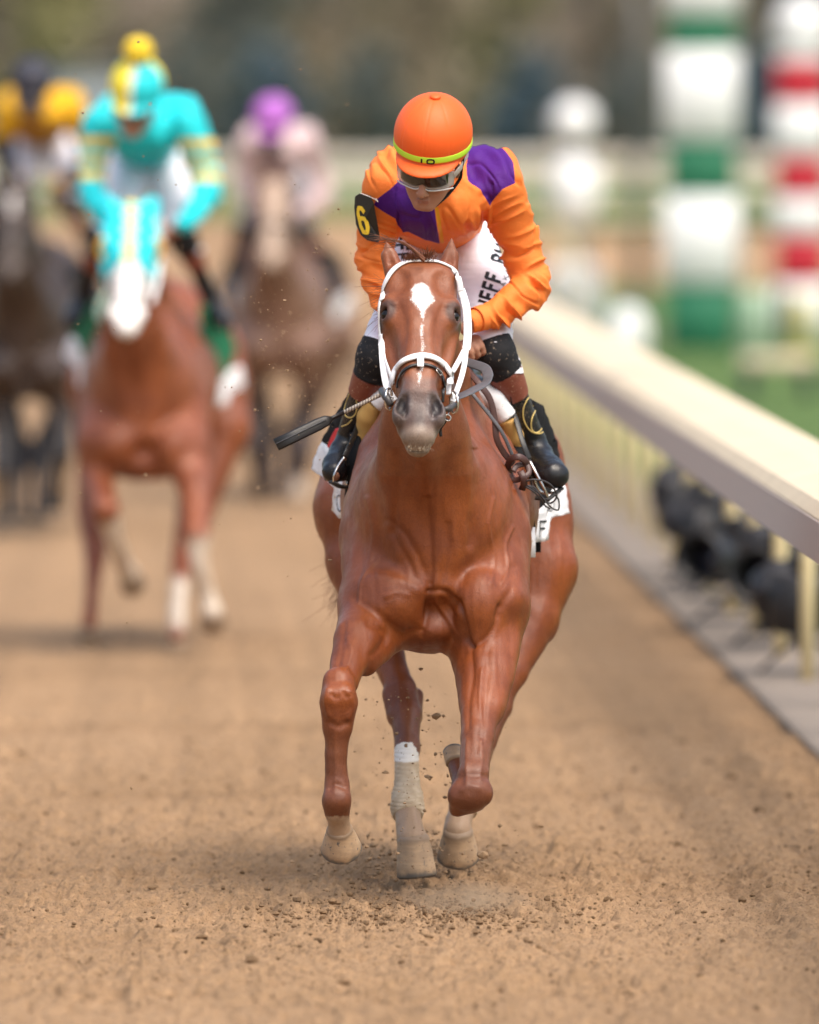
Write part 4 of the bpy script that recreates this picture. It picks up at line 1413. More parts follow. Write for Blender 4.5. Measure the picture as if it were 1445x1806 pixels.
GL = {
    'J': [[(.75, 1), (.75, .25), (.5, .03), (.2, .06), (.06, .3)]],
    'E': [[(.08, 0), (.08, 1)], [(.08, .96), (.9, .96)], [(.08, .52), (.75, .52)], [(.08, .04), (.9, .04)]],
    'F': [[(.08, 0), (.08, 1)], [(.08, .96), (.9, .96)], [(.08, .52), (.75, .52)]],
    'R': [[(.08, 0), (.08, 1)], [(.08, .96), (.6, .96), (.85, .75), (.6, .5), (.08, .5)], [(.45, .5), (.9, 0)]],
    'U': [[(.08, 1), (.08, .25), (.3, .03), (.65, .03), (.88, .25), (.88, 1)]],
    'B': [[(.08, 0), (.08, 1)], [(.08, .96), (.6, .96), (.82, .75), (.6, .53), (.08, .53)], [(.6, .53), (.9, .28), (.62, .04), (.08, .04)]],
    'Y': [[(.05, 1), (.5, .5), (.95, 1)], [(.5, .5), (.5, 0)]],
    'S': [[(.9, .85), (.6, .98), (.2, .9), (.1, .7), (.5, .52), (.88, .3), (.75, .06), (.35, .02), (.06, .15)]],
    'T': [[(.0, .96), (1, .96)], [(.5, .96), (.5, 0)]],
    'A': [[(.0, 0), (.5, 1), (1, 0)], [(.2, .35), (.8, .35)]],
    'K': [[(.08, 0), (.08, 1)], [(.9, 1), (.1, .42)], [(.35, .58), (.92, 0)]],
    'H': [[(.08, 0), (.08, 1)], [(.9, 0), (.9, 1)], [(.08, .5), (.9, .5)]],
    'O': [[(.5, .98), (.15, .85), (.06, .5), (.15, .15), (.5, .02), (.85, .15), (.94, .5), (.85, .85), (.5, .98)]],
    '1': [[(.5, .02), (.5, .98)]],
    '0': [[(.5, .92), (.15, .82), (.08, .5), (.15, .18), (.5, .08), (.85, .18), (.92, .5), (.85, .82), (.5, .92)]],
    '6': [[(.85, .80), (.62, .93), (.3, .93), (.12, .72), (.12, .25), (.3, .06), (.68, .06), (.86, .25), (.86, .42), (.68, .56), (.34, .56), (.12, .45)]],
    'D': [[(.08, 0), (.08, 1)], [(.08, .96), (.5, .96), (.88, .7), (.88, .3), (.5, .04), (.08, .04)]],
    'I': [[(.5, 0), (.5, 1)]],
    ' ': [],
}
def letter(ch, o, e1, e2, w, hgt, stroke, tree, mat, name, par, org, off=.0008, th=.0006, seg=5):
    mb = MB(); any_ = False
    for k, st in enumerate(GL[ch]):
        pts = []
        for (a, b) in zip(st[:-1], st[1:]):
            for t_ in np.linspace(0, 1, seg, endpoint=False):
                pts.append((a[0] + (b[0] - a[0]) * t_, a[1] + (b[1] - a[1]) * t_))
        pts.append(st[-1])
        P, N_ = [], []
        for x, y in pts:
            X = o[0] + e1[0] * x * w + e2[0] * y * hgt; Y_ = o[1] + e1[1] * x * w + e2[1] * y * hgt
            a, n = hit(X, Y_, tree, off + k * .0001)
            if a is None: continue
            P.append(a); N_.append(n)
        if len(P) > 1: mb.ribbon(P, N_, stroke, th); any_ = True
    if any_: return mb.build(name, mat, par, org, shade=False)
def word(txt, o, ang, w, hgt, adv, stroke, tree, mat, name, par, org, **kw):
    a = math.radians(ang); e1 = (math.cos(a), -math.sin(a)); e2 = (-math.sin(a), -math.cos(a))
    for i, ch in enumerate(txt):
        if ch == ' ': continue
        letter(ch, (o[0] + e1[0] * adv * i, o[1] + e1[1] * adv * i), e1, e2, w, hgt, stroke, tree, mat, name, par, org, **kw)
word('10', (736, 288.5), -3, 15, 9, 16, .0048, HBT, m_blk, 'number', helm, RB, off=.0006)
word('JEFF RUBY', (868, 548), 73, 13.5, 28, 17, .0115, BT, m_blk, 'lettering', person, RB)
word('STEAKHOUSE', (878, 545), 72, 8, 8, 13.2, .0022, BT, m_blk, 'lettering', person, RB)
word('JEFF RUBY', (694, 398), -84, 13, 22, 17, .0105, BT, m_blk, 'lettering', person, RB)

# goggles
def glass(name, col, rough=.05, alpha=.5):
    t = NT(name, rough, .6); t.color(col); t.b.inputs['Alpha'].default_value = alpha
    t.b.inputs['Coat Weight'].default_value = .6
    return t.m
m_lens = glass('smoked_lens', (.016, .011, .008), .10, .985)
m_clear = glass('clear_goggle_rim', (.55, .52, .50), .12, .55)
def goggle_grid(s0, s1, u0, u1, name, mat, dz=0.0, par=person):
    nn, mm = 22, 8; v = []; f = []
    for lay in (0, 1):
        for j in range(mm):
            for i in range(nn):
                s = s0 + (s1 - s0) * i / (nn - 1); tt = j / (mm - 1)
                half = (u1 - u0) / 2
                rnd = 1 - .28 * abs(2 * i / (nn - 1) - 1) ** 6
                dip = .010 * math.exp(-(s / .012) ** 2) * (1 - tt)
                u = (u0 + u1) / 2 + (tt - .5) * 2 * half * rnd + dip
                f_ = .122 - 6.6 * s * s - .10 * abs(u + .09) + dz - lay * .002
                v.append(g(s, f_, u))
    for lay in (0, 1):
        b = lay * nn * mm
        for j in range(mm - 1):
            for i in range(nn - 1):
                q = (b + j * nn + i, b + j * nn + i + 1, b + (j + 1) * nn + i + 1, b + (j + 1) * nn + i)
                f.append(q if lay == 0 else q[::-1])
    B = nn * mm
    for i in range(nn - 1):
        f.append((i + 1, i, i + B, i + 1 + B)); o_ = (mm - 1) * nn
        f.append((o_ + i, o_ + i + 1, o_ + i + 1 + B, o_ + i + B))
    for j in range(mm - 1):
        f.append((j * nn, (j + 1) * nn, (j + 1) * nn + B, j * nn + B)); o_ = nn - 1
        f.append((o_ + (j + 1) * nn, o_ + j * nn, o_ + j * nn + B, o_ + (j + 1) * nn + B))
    return MB().add(v, f).build(name, mat, par, RB)
gog = goggle_grid(-.084, .084, -.122, -.064, 'goggles', m_clear, 0.0)
goggle_grid(-.070, .070, -.112, -.066, 'lens', m_lens, .0035, gog)
mbr = MB()
for uu in (-.123, -.064):
    mbr.tube([g(s, .124 - 6.6 * s * s - .10 * abs(uu + .09), uu + (.010 * math.exp(-(s / .012) ** 2) if uu < -.1 else 0)) for s in np.linspace(-.083, .083, 24)], .0022, 6)
mbr.build('rim', M('goggle_rim', (.62, .60, .58), .25, .5, bump=0), gog, RB)
for s in (-1, 1):
    MB().ribbon([g(s * .082, .075, -.085), g(s * .094, .03, -.075), g(s * .100, -.03, -.06)], [HSD * s] * 3, .022, .003).build('goggle_strap', M('goggle_strap', (.50, .46, .42), .5, .3, var=.3, vs=60), gog, RB)
# chin strap
m_strap = M('black_webbing', (.015, .015, .016), .6, .3, bump=.5, bs=300)
MB().tube(spline([g(.096, .010, -.045), g(.094, .018, -.085), g(.088, .010, -.125), g(.060, .045, -.165), g(.022, .072, -.200)], 6), [(.0028, .0075)] * 25, 8).build('chin_strap', m_strap, person, RB)
MB().tube(spline([g(-.096, .010, -.045), g(-.090, .012, -.110), g(-.055, .045, -.165), g(-.018, .074, -.202)], 6), [(.0028, .0075)] * 19, 8).build('chin_strap', m_strap, person, RB)

# armband with the number six
m_plate = M('armband_vinyl', (.012, .011, .010), .35, .4, var=.3)
pl = [(626.5, 346), (636, 340.5), (654, 346), (659.5, 358), (671, 421), (668, 428), (648, 424), (636, 414), (628, 396), (625, 366)]
def plate(poly, Yf, th, name, mat, par, org):
    n = len(poly); fr = [W(x, y, Yf(x, y)) for x, y in poly]; bk = [p + V(0, th, 0) for p in fr]
    c = [W(np.mean([q[0] for q in poly]), np.mean([q[1] for q in poly]), Yf(np.mean([q[0] for q in poly]), np.mean([q[1] for q in poly])))]
    v = fr + bk + c + [c[0] + V(0, th, 0)]
    f = []
    for i in range(n):
        j = (i + 1) % n
        f += [(i, j, 2 * n), (j, i, i + n, j + n), (j + n, i + n, 2 * n + 1)]
    return MB().add(v, f).build(name, mat, par, org, shade=False), v, f
YF = lambda x, y: 30.765 + .0022 * abs(x - 662)
arm, av, af = plate(pl, YF, .004, 'armband', m_plate, person, RB)
AT = BVHTree.FromPolygons([tuple(p) for p in av], af)
m_yel = M('yellow_print', (.80, .52, .03), .5, .3, var=.08, bump=0)
a = math.radians(12)
letter('6', (637.5, 411), (math.cos(a), math.sin(a)), (-math.sin(a) * 1.0, -math.cos(a)), 17, 50, .0125, AT, m_yel, 'number', arm, RB)
MB().tube(spline([W(636, 341, 30.75), W(650, 346, 30.74), W(662, 352, 30.745), W(667, 356, 30.76), W(663, 350, 30.76)], 5), .0012, 6).build('tie', M('white_tie', (.75, .73, .7)), arm, RB)

# riding crop
crop = thing('riding_crop', 'black riding crop with pale bound shaft held by the orange jockey', 'whip', WH0)
m_bk = M('black_leather', (.014, .013, .013), .38, .45, var=.3, bump=.3, bs=200)
L_ = np.linalg.norm(WH1 - WH0); at = lambda s: WH0 + WHD * L_ * s
hd = MB().tube([at(0), at(.002), at(.10), at(.16)], [.0125, .0135, .0125, .009], 16).build('handle', m_bk, crop, WH0)
MB().lathe([(.001, .001), (.0120, 0.0008), (.0125, -.002)], WH0 - WHD * .0005, -WHD, 16).build('cap', M('grey_cap', (.16, .17, .18), .4, .4), hd, WH0)
m_bind = NT('bound_shaft', .5, .4)
wv = m_bind.node('ShaderNodeTexWave', wave_type='BANDS', bands_direction='X'); wv.inputs['Scale'].default_value = 38; wv.inputs['Distortion'].default_value = .5
m_bind.link(m_bind.coord(), wv.inputs['Vector'])
m_bind.color(m_bind.mix(wv.outputs['Fac'], (.16, .13, .11), (.60, .53, .45))); m_bind.bump(wv.outputs['Fac'], .5, .003)
MB().tube([at(.16), at(.45)], [.0050, .0050], 12).build('grip', m_bk, crop, WH0)
MB().tube([at(.45), at(.68)], [.0064, .0062], 12).build('shaft', m_bind.m, crop, WH0)
MB().tube([at(.68), at(.73), at(.755)], [.0066, .0058, .006], 12).build('ferrule', m_bk, crop, WH0)
side = np.cross(WHD, V(0, 1, 0)); side /= np.linalg.norm(side)
if side[2] < 0: side = -side
pp = [at(.735), at(.76), at(.80), at(.90), at(1.0)]
MB().ribbon([p - V(0, .004, 0) for p in pp], [V(0, -1, .2)] * 5, [.010, .030, .0345, .0345, .0340], .004).build('flap', m_bk, crop, WH0)
MB().ribbon([p + V(0, .006, 0) for p in pp], [V(0, -1, .2)] * 5, [.012, .032, .037, .037, .037], .004).build('flap', m_bk, crop, WH0)
MB().ribbon([p - V(0, .010, 0) + side * .004 for p in pp[1:]], [V(0, -1, .2)] * 4, .0022, .0015).build('stitching', M('grey_stitch', (.10, .10, .11), .5), crop, WH0)
# ------------------------------------------------------------------ tack on the leading horse
m_wleather = M('white_bridle_leather', (.80, .79, .80), .45, .4, var=.05, vs=60, bump=.25, bs=260)
m_brown = M('brown_leather', (.065, .028, .024), .42, .45, var=.25, vs=50, bump=.3, bs=250)
m_grey = M('grey_rubber_rein', (.10, .10, .11), .5, .35, var=.15, bump=.4, bs=400)
m_steel = M('steel', (.62, .60, .58), .25, .5, metal=1.0, var=.1, bump=0)
m_pad = M('tan_chamois', (.52, .31, .10), .8, .2, var=.12)
m_wcloth = M('white_cloth', (.80, .79, .80), .75, .2, var=.05, bump=.25, bs=60, bd=.004, dirt=(.55, .45, .36))
m_kcloth = M('black_cloth', (.010, .010, .011), .85, .2, var=.3)
m_hair = M('chestnut_hair', (.17, .060, .028), .5, .35, var=.35, vs=80)

bridle = None
def strap_px(pts, width, th, mat, name, par, Yf=29.95, off=.001, n=7, maxd=.05, org=BASE):
    """strap lying on the head; pts are photo points, beyond the outline it stands off the cheek"""
    sp_ = spline([V(x, y, 0) for x, y in pts], n)
    P, N_ = [], []
    for q in sp_:
        a, nn = hit(q[0], q[1], HB_TREE, off)
        yf = Yf(q[0], q[1]) if callable(Yf) else Yf
        if a is None or abs(a[1] - yf) > maxd * 4:
            a = W(q[0], q[1], yf); nn = V(0, -1, .3)
        P.append(a); N_.append(nn)
    P = np.array(P); N_ = np.array(N_)
    for _ in range(2):
        P[1:-1] = (P[:-2] + P[1:-1] * 2 + P[2:]) / 4
        N_[1:-1] = (N_[:-2] + N_[1:-1] * 2 + N_[2:]) / 4
    P = P + N_ * .0015
    return MB().ribbon(list(P), list(N_), width, th).build(name, mat, par, org)
bridle = strap_px([(676, 530), (677, 514), (682, 498), (694, 478), (714, 465), (741, 461), (769, 463), (792, 472), (806, 486), (811, 500), (813, 514)], .0165, .0045, m_wleather, 'bridle', lead, 30.0)
YL = lambda x, y: 30.03 - (y - 520) / 180 * .20
strap_px([(674, 524), (671, 545), (671.5, 575), (674, 600), (681, 632), (692, 664), (696, 676)], .0115, .0045, m_wleather, 'cheek_strap', bridle, YL)
strap_px([(674, 590), (674.5, 620), (677, 652), (682, 680), (690, 698), (697, 708)], .020, .0055, m_wleather, 'cheek_strap', bridle, YL)
strap_px([(813, 512), (819, 530), (823, 548), (825, 580), (824, 606), (822, 618)], .0235, .006, m_wleather, 'cheek_strap', bridle, YL)
strap_px([(822, 612), (812, 632), (802, 650), (794, 664), (792, 680), (791, 697)], .0145, .0045, m_wleather, 'cheek_strap', bridle, YL)
strap_px([(822, 616), (819, 645), (812, 672), (804, 694), (798, 710)], .0155, .0055, m_wleather, 'cheek_strap', bridle, YL)
strap_px([(694, 677), (697, 663), (702, 652), (713, 640), (728, 633), (745, 630), (762, 633), (777, 641), (787, 653), (793, 668), (794, 678)], .0185, .007, m_wleather, 'noseband', bridle, 29.8, off=.004)
strap_px([(741.5, 634), (741.5, 651)], .019, .004, m_wleather, 'tab', bridle, 29.8, off=.009)
strap_px([(704, 684), (706, 670), (713, 657), (724, 648), (738, 645), (752, 645), (766, 650), (776, 661), (781, 676), (782, 695), (781, 710)], .0085, .004, m_bk, 'flash_strap', bridle, 29.75, off=.003)
for pts in ([(766, 652), (772, 655), (774, 662), (769, 662), (765, 655)], [(685, 688), (692, 693), (694, 702), (688, 700), (684, 692)], [(800, 690), (806, 692), (803, 704), (797, 703), (799, 692)]):
    mb = MB(); P = []
    for x, y in pts:
        a, n = hit(x, y, HB_TREE, .011)
        P.append(a if a is not None and a[1] < 30.1 else W(x, y, 29.80))
    mb.tube(P, .0016, 6).build('buckle', m_steel, bridle, BASE)
# bit, rings
bit = MB()
bit.tube([W(674, 689, 29.83), W(681, 700, 29.78), W(690, 714, 29.76)], [.011, .0115, .009], 12)
bit2 = MB().tube([W(783, 722, 29.73), W(792, 721, 29.75), W(801, 714, 29.80)], [.006, .010, .009], 12)
def ring(c, r, t, nrm, mb, n=26):
    nrm = np.asarray(nrm, float); nrm /= np.linalg.norm(nrm)
    u = np.cross(nrm, V(0, 0, 1)); u /= np.linalg.norm(u); v = np.cross(nrm, u)
    return mb.tube([np.asarray(c) + u * r * math.cos(a) + v * r * math.sin(a) for a in np.linspace(0, 2 * math.pi, n, endpoint=False)], t, 8, closed=True)
bit.build('bit', M('bit_rubber', (.05, .045, .045), .4, .4), bridle, BASE)
bit2.build('bit', M('bit_rubber'), bridle, BASE)
for c_, n_ in ((W(686, 704, 29.80), V(1, -.35, 0)), (W(801, 710, 29.81), V(1, .35, 0))):
    mb = MB(); ring(c_, .030, .004, n_, mb); mb.build('bit_ring', m_steel, bridle, BASE)
mb = MB(); ring(W(790, 737, 29.80), .0085, .0022, V(.2, -1, .1), mb); mb.tube([W(792, 727, 29.80), W(790, 733, 29.79)], .002, 6); mb.build('curb_ring', m_steel, bridle, BASE)
MB().ribbon(spline([W(789, 738, 29.82), W(782, 748, 29.84), W(777, 757, 29.85), W(778, 770, 29.85)], 5), [V(0, -1, 0)] * 16, .009, .003).build('chin_strap', m_bk, bridle, BASE)
# grey rein loop from the bit, turned over behind the jaw
lp = [W(800, 703, 29.84), W(812, 699, 29.90), W(832, 690, 30.0), W(852, 679, 30.1), W(859, 672, 30.15), W(861, 662, 30.20), W(856, 651, 30.26), W(843, 645, 30.3), W(826, 640, 30.36), W(812, 636, 30.4)]
sp_ = spline(lp, 6); nn = len(sp_)
nv = [V(-.3, -1, .2) if i < nn * .5 else V(-.2, -.8, .6) for i in range(nn)]
MB().ribbon(sp_, nv, .031, .003).build('rein', m_grey, bridle, BASE)
# reins on the near shoulder, gathered in a knot
KN = W(914, 830, 30.66)
r1 = spline([W(822, 650, 30.66), W(838, 668, 30.62), W(850, 683, 30.60), W(865, 706, 30.60), W(873, 742, 30.60), W(876, 773, 30.60), W(889, 799, 30.62), W(906, 818, 30.64)], 7)
MB().ribbon(r1, [V(.25, -1, .15)] * len(r1), .0185, .0035).build('rein', m_brown, bridle, BASE)
r2 = spline([W(822, 672, 30.66), W(833, 694, 30.60), W(864, 733, 30.595), W(886, 764, 30.60), W(905, 806, 30.63)], 7)
MB().ribbon(r2, [V(.25, -1, .15)] * len(r2), .0105, .004).build('rein', m_grey, bridle, BASE)
kb = MB()
c0 = KN
kb.ribbon(spline([W(900, 838, 30.66), W(896, 825, 30.64), W(901, 811, 30.62), W(914, 806, 30.61), W(926, 813, 30.62), W(931, 824, 30.64)], 6), [V(.1, -1, .3)] * 31, .020, .006)
kb.ribbon(spline([W(900, 838, 30.63), W(908, 847, 30.62), W(922, 843, 30.61), W(933, 834, 30.62), W(928, 820, 30.63), W(912, 822, 30.62), W(905, 832, 30.61)], 6), [V(.1, -1, .3)] * 37, .016, .006)
kb.ribbon(spline([W(918, 832, 30.60), W(923, 842, 30.59), W(924, 854, 30.60), W(921, 862, 30.62)], 5), [V(.1, -1, .2)] * 16, .020, .006)
kb.build('rein_knot', m_brown, bridle, BASE)
tl = MB()
tl.tube(spline([W(922, 850, 30.60), W(940, 846, 30.58), W(958, 848, 30.60), W(973, 857, 30.64), W(982, 872, 30.68), W(977, 884, 30.70), (W(966, 887, 30.70)), W(955, 876, 30.66), W(942, 860, 30.62), W(925, 856, 30.60)], 6), .0030, 7)
tl.tube(spline([W(930, 856, 30.60), W(948, 868, 30.62), W(962, 884, 30.66), W(974, 896, 30.70), W(985, 899, 30.72), W(986, 884, 30.70), W(980, 872, 30.66)], 6), .0024, 7)
tl.tube(spline([W(926, 858, 30.60), W(940, 866, 30.60), W(952, 878, 30.64), W(962, 892, 30.68), W(970, 897, 30.7)], 6), .0026, 7)
tl.build('rein_end', M('grey_cord', (.055, .05, .052), .6, .3), bridle, BASE)

# saddle, pad, girth, cloth
saddle = None
def sdf_part(name, build, c, half, res, mat, par=lead, org=BASE, it=1, attrs=None):
    S = Field(*[np.arange(c[i] - half[i], c[i] + half[i], res) for i in range(3)])
    build(S); p, q = S.mesh(it)
    return mesh_obj(name, p, q, mat, par, org)
def _sad(S):
    S.chain([W(772, 655, 31.10), W(772, 672, 31.35), W(774, 655, 31.62)], [.045, .040, .055], k=.02, sq=((1, 0, 0), 2.4))
    for s, x0, x1, x2 in ((-1, 700, 655, 640), (1, 845, 890, 905)):
        S.chain([W(x0, 680, 31.25), W(x1, 735, 31.22), W(x2, 790, 31.20)], [.03, .026, .018], k=.02, sq=((0, 1, 0), 4.0))
saddle = sdf_part('saddle', _sad, W(772, 720, 31.3), (.36, .45, .26), .008, m_bk)
def padarc(pts, rad, name, mat):
    tube_part(name, pts, rad, mat, par=saddle, org=BASE, res=.005)
padarc([W(650, 800, 31.02), W(645, 768, 30.98), W(650, 735, 30.95), W(663, 712, 30.93)], [.026, .032, .033, .030], 'saddle_pad', m_pad)
padarc([W(662, 714, 30.925), W(674, 703, 30.92), W(694, 690, 30.92)], [.0305, .030, .028], 'saddle_pad', m_wcloth)
padarc([W(845, 686, 30.92), W(872, 704, 30.92), W(895, 737, 30.93)], [.028, .030, .031], 'saddle_pad', m_wcloth)
padarc([W(894, 736, 30.93), W(906, 770, 30.96), W(910, 800, 31.0)], [.031, .030, .026], 'saddle_pad', m_pad)
def board(poly, Yf, th, name, mat, par=lead, org=BASE, sub=5, amp=.004):
    """a hanging piece of cloth: outline in photo points, depth from Yf, gently rippled, with thickness"""
    pts = []
    n = len(poly)
    for i in range(n):
        a, b = V(*poly[i]), V(*poly[(i + 1) % n])
        for t_ in np.linspace(0, 1, sub, endpoint=False): pts.append(a + (b - a) * t_)
    pts = np.array(pts); c = pts.mean(0)
    rings = [c + (pts - c) * s for s in (1, .75, .5, .25)]
    v = []; m = len(pts)
    def z3(x, y): 
        q = W(x, y, Yf(x, y)); q[1] += amp * 3 * math.sin(x * .35 + y * .08); q[0] += amp * .4 * math.sin(y * .3); return q
    for r in rings: v += [z3(x, y) for x, y in r]
    v.append(z3(*c)); nb = len(v)
    v += [p + V(0, th, 0) for p in v]
    f = []
    for k in range(3):
        for i in range(m):
            j = (i + 1) % m
            q = (k * m + i, k * m + j, (k + 1) * m + j, (k + 1) * m + i)
            f.append(q); f.append(tuple(x + nb for x in q[::-1]))
    for i in range(m):
        j = (i + 1) % m
        f.append((3 * m + i, 3 * m + j, 4 * m)); f.append((3 * m + j + nb, 3 * m + i + nb, 4 * m + nb))
        f.append((j, i, i + nb, j + nb))
    o = MB().add(v, f).build(name, mat, par, org)
    return o, BVHTree.FromPolygons([tuple(p) for p in v], f)
YLc = lambda x, y: 31.12 + (616 - x) * .0052
YRc = lambda x, y: 31.12 + (x - 944) * .0052
clothL, CLT = board([(567, 779), (578, 786), (588, 800), (606, 840), (622, 868), (622, 900), (616, 917), (598, 914), (585, 900), (590, 884), (597, 868), (575, 846), (549, 827), (556, 804)], YLc, .006, 'saddle_cloth', m_wcloth)
board([(616, 690), (590, 735), (572, 768), (566, 780), (578, 787), (590, 801), (608, 842), (622, 872), (645, 840), (655, 790), (648, 735), (640, 700)], lambda x, y: YLc(x, y) + .012, .006, 'cloth_border', m_kcloth, clothL)
board([(577, 787), (584, 770), (592, 756), (600, 754), (596, 770), (584, 795)], lambda x, y: YLc(x, y) - .012, .003, 'patch', M('red_patch', (.62, .02, .03), .6, .3, var=.05), clothL, amp=0)
clothR, CRT = board([(944, 905), (958, 893), (975, 862), (997, 853), (1001, 878), (1005, 905), (990, 909), (975, 913), (967, 926), (968, 952), (957, 955), (943, 957), (934, 930)], YRc, .006, 'saddle_cloth', m_wcloth)
board([(900, 700), (935, 702), (958, 715), (969, 742), (983, 778), (988, 808), (985, 850), (958, 895), (930, 915), (912, 870), (906, 780)], lambda x, y: YRc(x, y) + .012, .006, 'cloth_border', m_kcloth, clothR)
a_ = math.radians(4)
letter('F', (950, 947), (1, -.06), (0.04, -1), 14, 28, .0062, CRT, m_blk, 'lettering', clothR, BASE, off=.002)
for ch, x, y in (('A', 963, 908), ('D', 970, 903), ('I', 981, 897)):
    letter(ch, (x, y), (.75, -.62), (.1, -1), 8, 15, .0022, CRT, m_blk, 'lettering', clothR, BASE, off=.002)
letter('O', (595, 902), (1, .1), (-.05, -1), 11, 30, .0035, CLT, m_blk, 'lettering', clothL, BASE, off=.002)
letter('K', (610, 908), (1, .1), (-.05, -1), 10, 26, .0040, CLT, m_blk, 'lettering', clothL, BASE, off=.002)
letter('T', (580, 815), (.4, .1), (.1, -1), 9, 14, .0030, CLT, m_blk, 'lettering', clothL, BASE, off=.002)
# girth ends and stirrups
MB().ribbon(spline([W(628, 762, 30.98), W(626, 800, 30.94), W(622, 850, 30.95), W(618, 895, 30.98)], 6), [V(-.6, -1, 0)] * 19, .040, .008).build('girth', m_kcloth, saddle, BASE)
MB().ribbon(spline([W(908, 770, 30.98), W(918, 810, 30.94), W(930, 860, 30.94), W(935, 932, 30.97)], 6), [V(.6, -1, 0)] * 19, .030, .008).build('girth', m_kcloth, saddle, BASE)
MB().ribbon([W(936, 930, 30.965), W(937, 955, 30.965), W(937, 983, 30.965)], [V(.4, -1, 0)] * 3, .0235, .009).build('girth_tag', m_wcloth, saddle, BASE)
MB().ribbon([W(949, 945, 31.25), W(949, 958, 31.25), W(949, 974, 31.25)], [V(.4, -1, 0)] * 3, .016, .006).build('girth_end', m_kcloth, saddle, BASE)
def stirrup(pts_l, pts_r, ctop, tread, lpts):
    mb = MB(); mb.tube(spline(pts_l, 5), .0042, 8); mb.tube(spline(pts_r, 5), .0042, 8)
    o = mb.build('stirrup', m_steel, saddle, BASE)
    MB().tube(tread, [(.014, .006)] * len(tread), 12).build('tread', M('tread_rubber', (.03, .03, .03), .6), o, BASE)
    MB().ribbon(spline(lpts, 6), [V(.3, -1, 0)] * (6 * (len(lpts) - 1) + 1), .016, .003).build('stirrup_leather', m_bk, saddle, BASE)
stirrup([W(934, 812, 30.86), W(946, 835, 30.84), W(960, 862, 30.84), W(968, 882, 30.86)], [W(934, 812, 30.86), W(940, 840, 30.98), W(955, 868, 31.02), W(985, 868, 31.0)], None,
        [W(944, 878, 30.86), W(966, 882, 30.86), W(990, 862, 30.90)], [W(885, 690, 31.0), W(908, 735, 30.92), W(922, 780, 30.87), W(934, 812, 30.86)])
stirrup([W(608, 806, 30.85), W(597, 822, 30.84), W(590, 838, 30.83), W(589, 852, 30.84)], [W(608, 806, 30.85), W(612, 830, 30.95), W(612, 858, 30.95)], None,
        [W(585, 850, 30.84), W(600, 858, 30.86), W(616, 860, 30.90)], [W(640, 720, 31.0), W(628, 760, 30.95), W(615, 790, 30.87), W(608, 806, 30.85)])

# forelock braid, loose mane and tail
rnd = random.Random(4)
mb = MB()
bp_ = spline([W(748, 458, 29.98), W(738, 449, 29.97), (W(726, 438, 29.98)), W(712, 429, 30.0), W(697, 424, 30.02), W(684, 422, 30.03)], 8)
for i in range(len(bp_) - 1):
    r = .0072 * (1 - i / len(bp_) * .72)
    for sgn in (-1, 1):
        o_ = V(0, 0, sgn * r * .55)
        mb.tube([bp_[i] + o_ + V(0, 0, -sgn * r * .5), (bp_[i] + bp_[i + 1]) / 2 + o_ - V(0, r * .4, 0), bp_[i + 1] + o_ * .5], [r * .5, r * .75, r * .4], 7)
mb.build('forelock_braid', m_hair, lead, BASE)
def hairs(name, roots, dirs, L, n, mat, curl=.03, r0=.0009, seed=1, par=lead, org=BASE, seg=7):
    rn = random.Random(seed); mb = MB()
    for _ in range(n):
        i = rn.randrange(len(roots)); b = np.array(roots[i]) + V(*[rn.gauss(0, .006) for _ in range(3)])
        d = np.array(dirs[i], float) + V(*[rn.gauss(0, .22) for _ in range(3)]); d /= np.linalg.norm(d)
        l = L * rn.uniform(.5, 1.1); g_ = V(rn.gauss(0, curl), rn.gauss(0, curl), -abs(rn.gauss(curl, curl)))
        pts = [b + d * l * t_ + g_ * (t_ * t_) * l * 6 for t_ in np.linspace(0, 1, seg)]
        mb.tube(pts, [r0 * (1 - .75 * t_) for t_ in np.linspace(0, 1, seg)], 4)
    return mb.build(name, mat, par, org)
hairs('forelock', [W(684, 424, 30.02), W(700, 428, 30.0)], [(-1, 0, .25), (-1, 0, .1)], .055, 40, m_hair, .02, .0008, 2)
hairs('poll_hair', [W(x, 455 - 4 * math.sin(x), 30.02) for x in range(715, 768, 6)], [(.3 * math.sin(x), -.4, 1) for x in range(9)], .030, 260, m_hair, .03, .0010, 3)
hairs('mane', [W(690, 500 + i * 6, 30.25 + i * .02) for i in range(9)], [(-1, .1, .15 - .1 * i) for i in range(9)], .085, 46, m_hair, .02, .0008, 5)
tl_r = [W(612, 985 + i * 8, 32.25) for i in range(10)]
hairs('tail', tl_r, [(-1, .3, -.5)] * 10, .085, 70, m_hair, .05, .0011, 7)
hairs('tail', [W(760, 760, 32.3)] * 3, [(0, 1.2, -.6)] * 3, .5, 160, m_hair, .02, .0016, 8)
hairs('chin_hair', [W(x, 789, 29.64) for x in range(722, 764, 4)], [(.1 * (x - 5), -.3, -1) for x in range(11)], .012, 60, M('pale_hair', (.35, .28, .2), .6), .02, .0004, 9)
# ------------------------------------------------------------------ the rest of the field
def toT(P, T): return np.asarray(P) - T

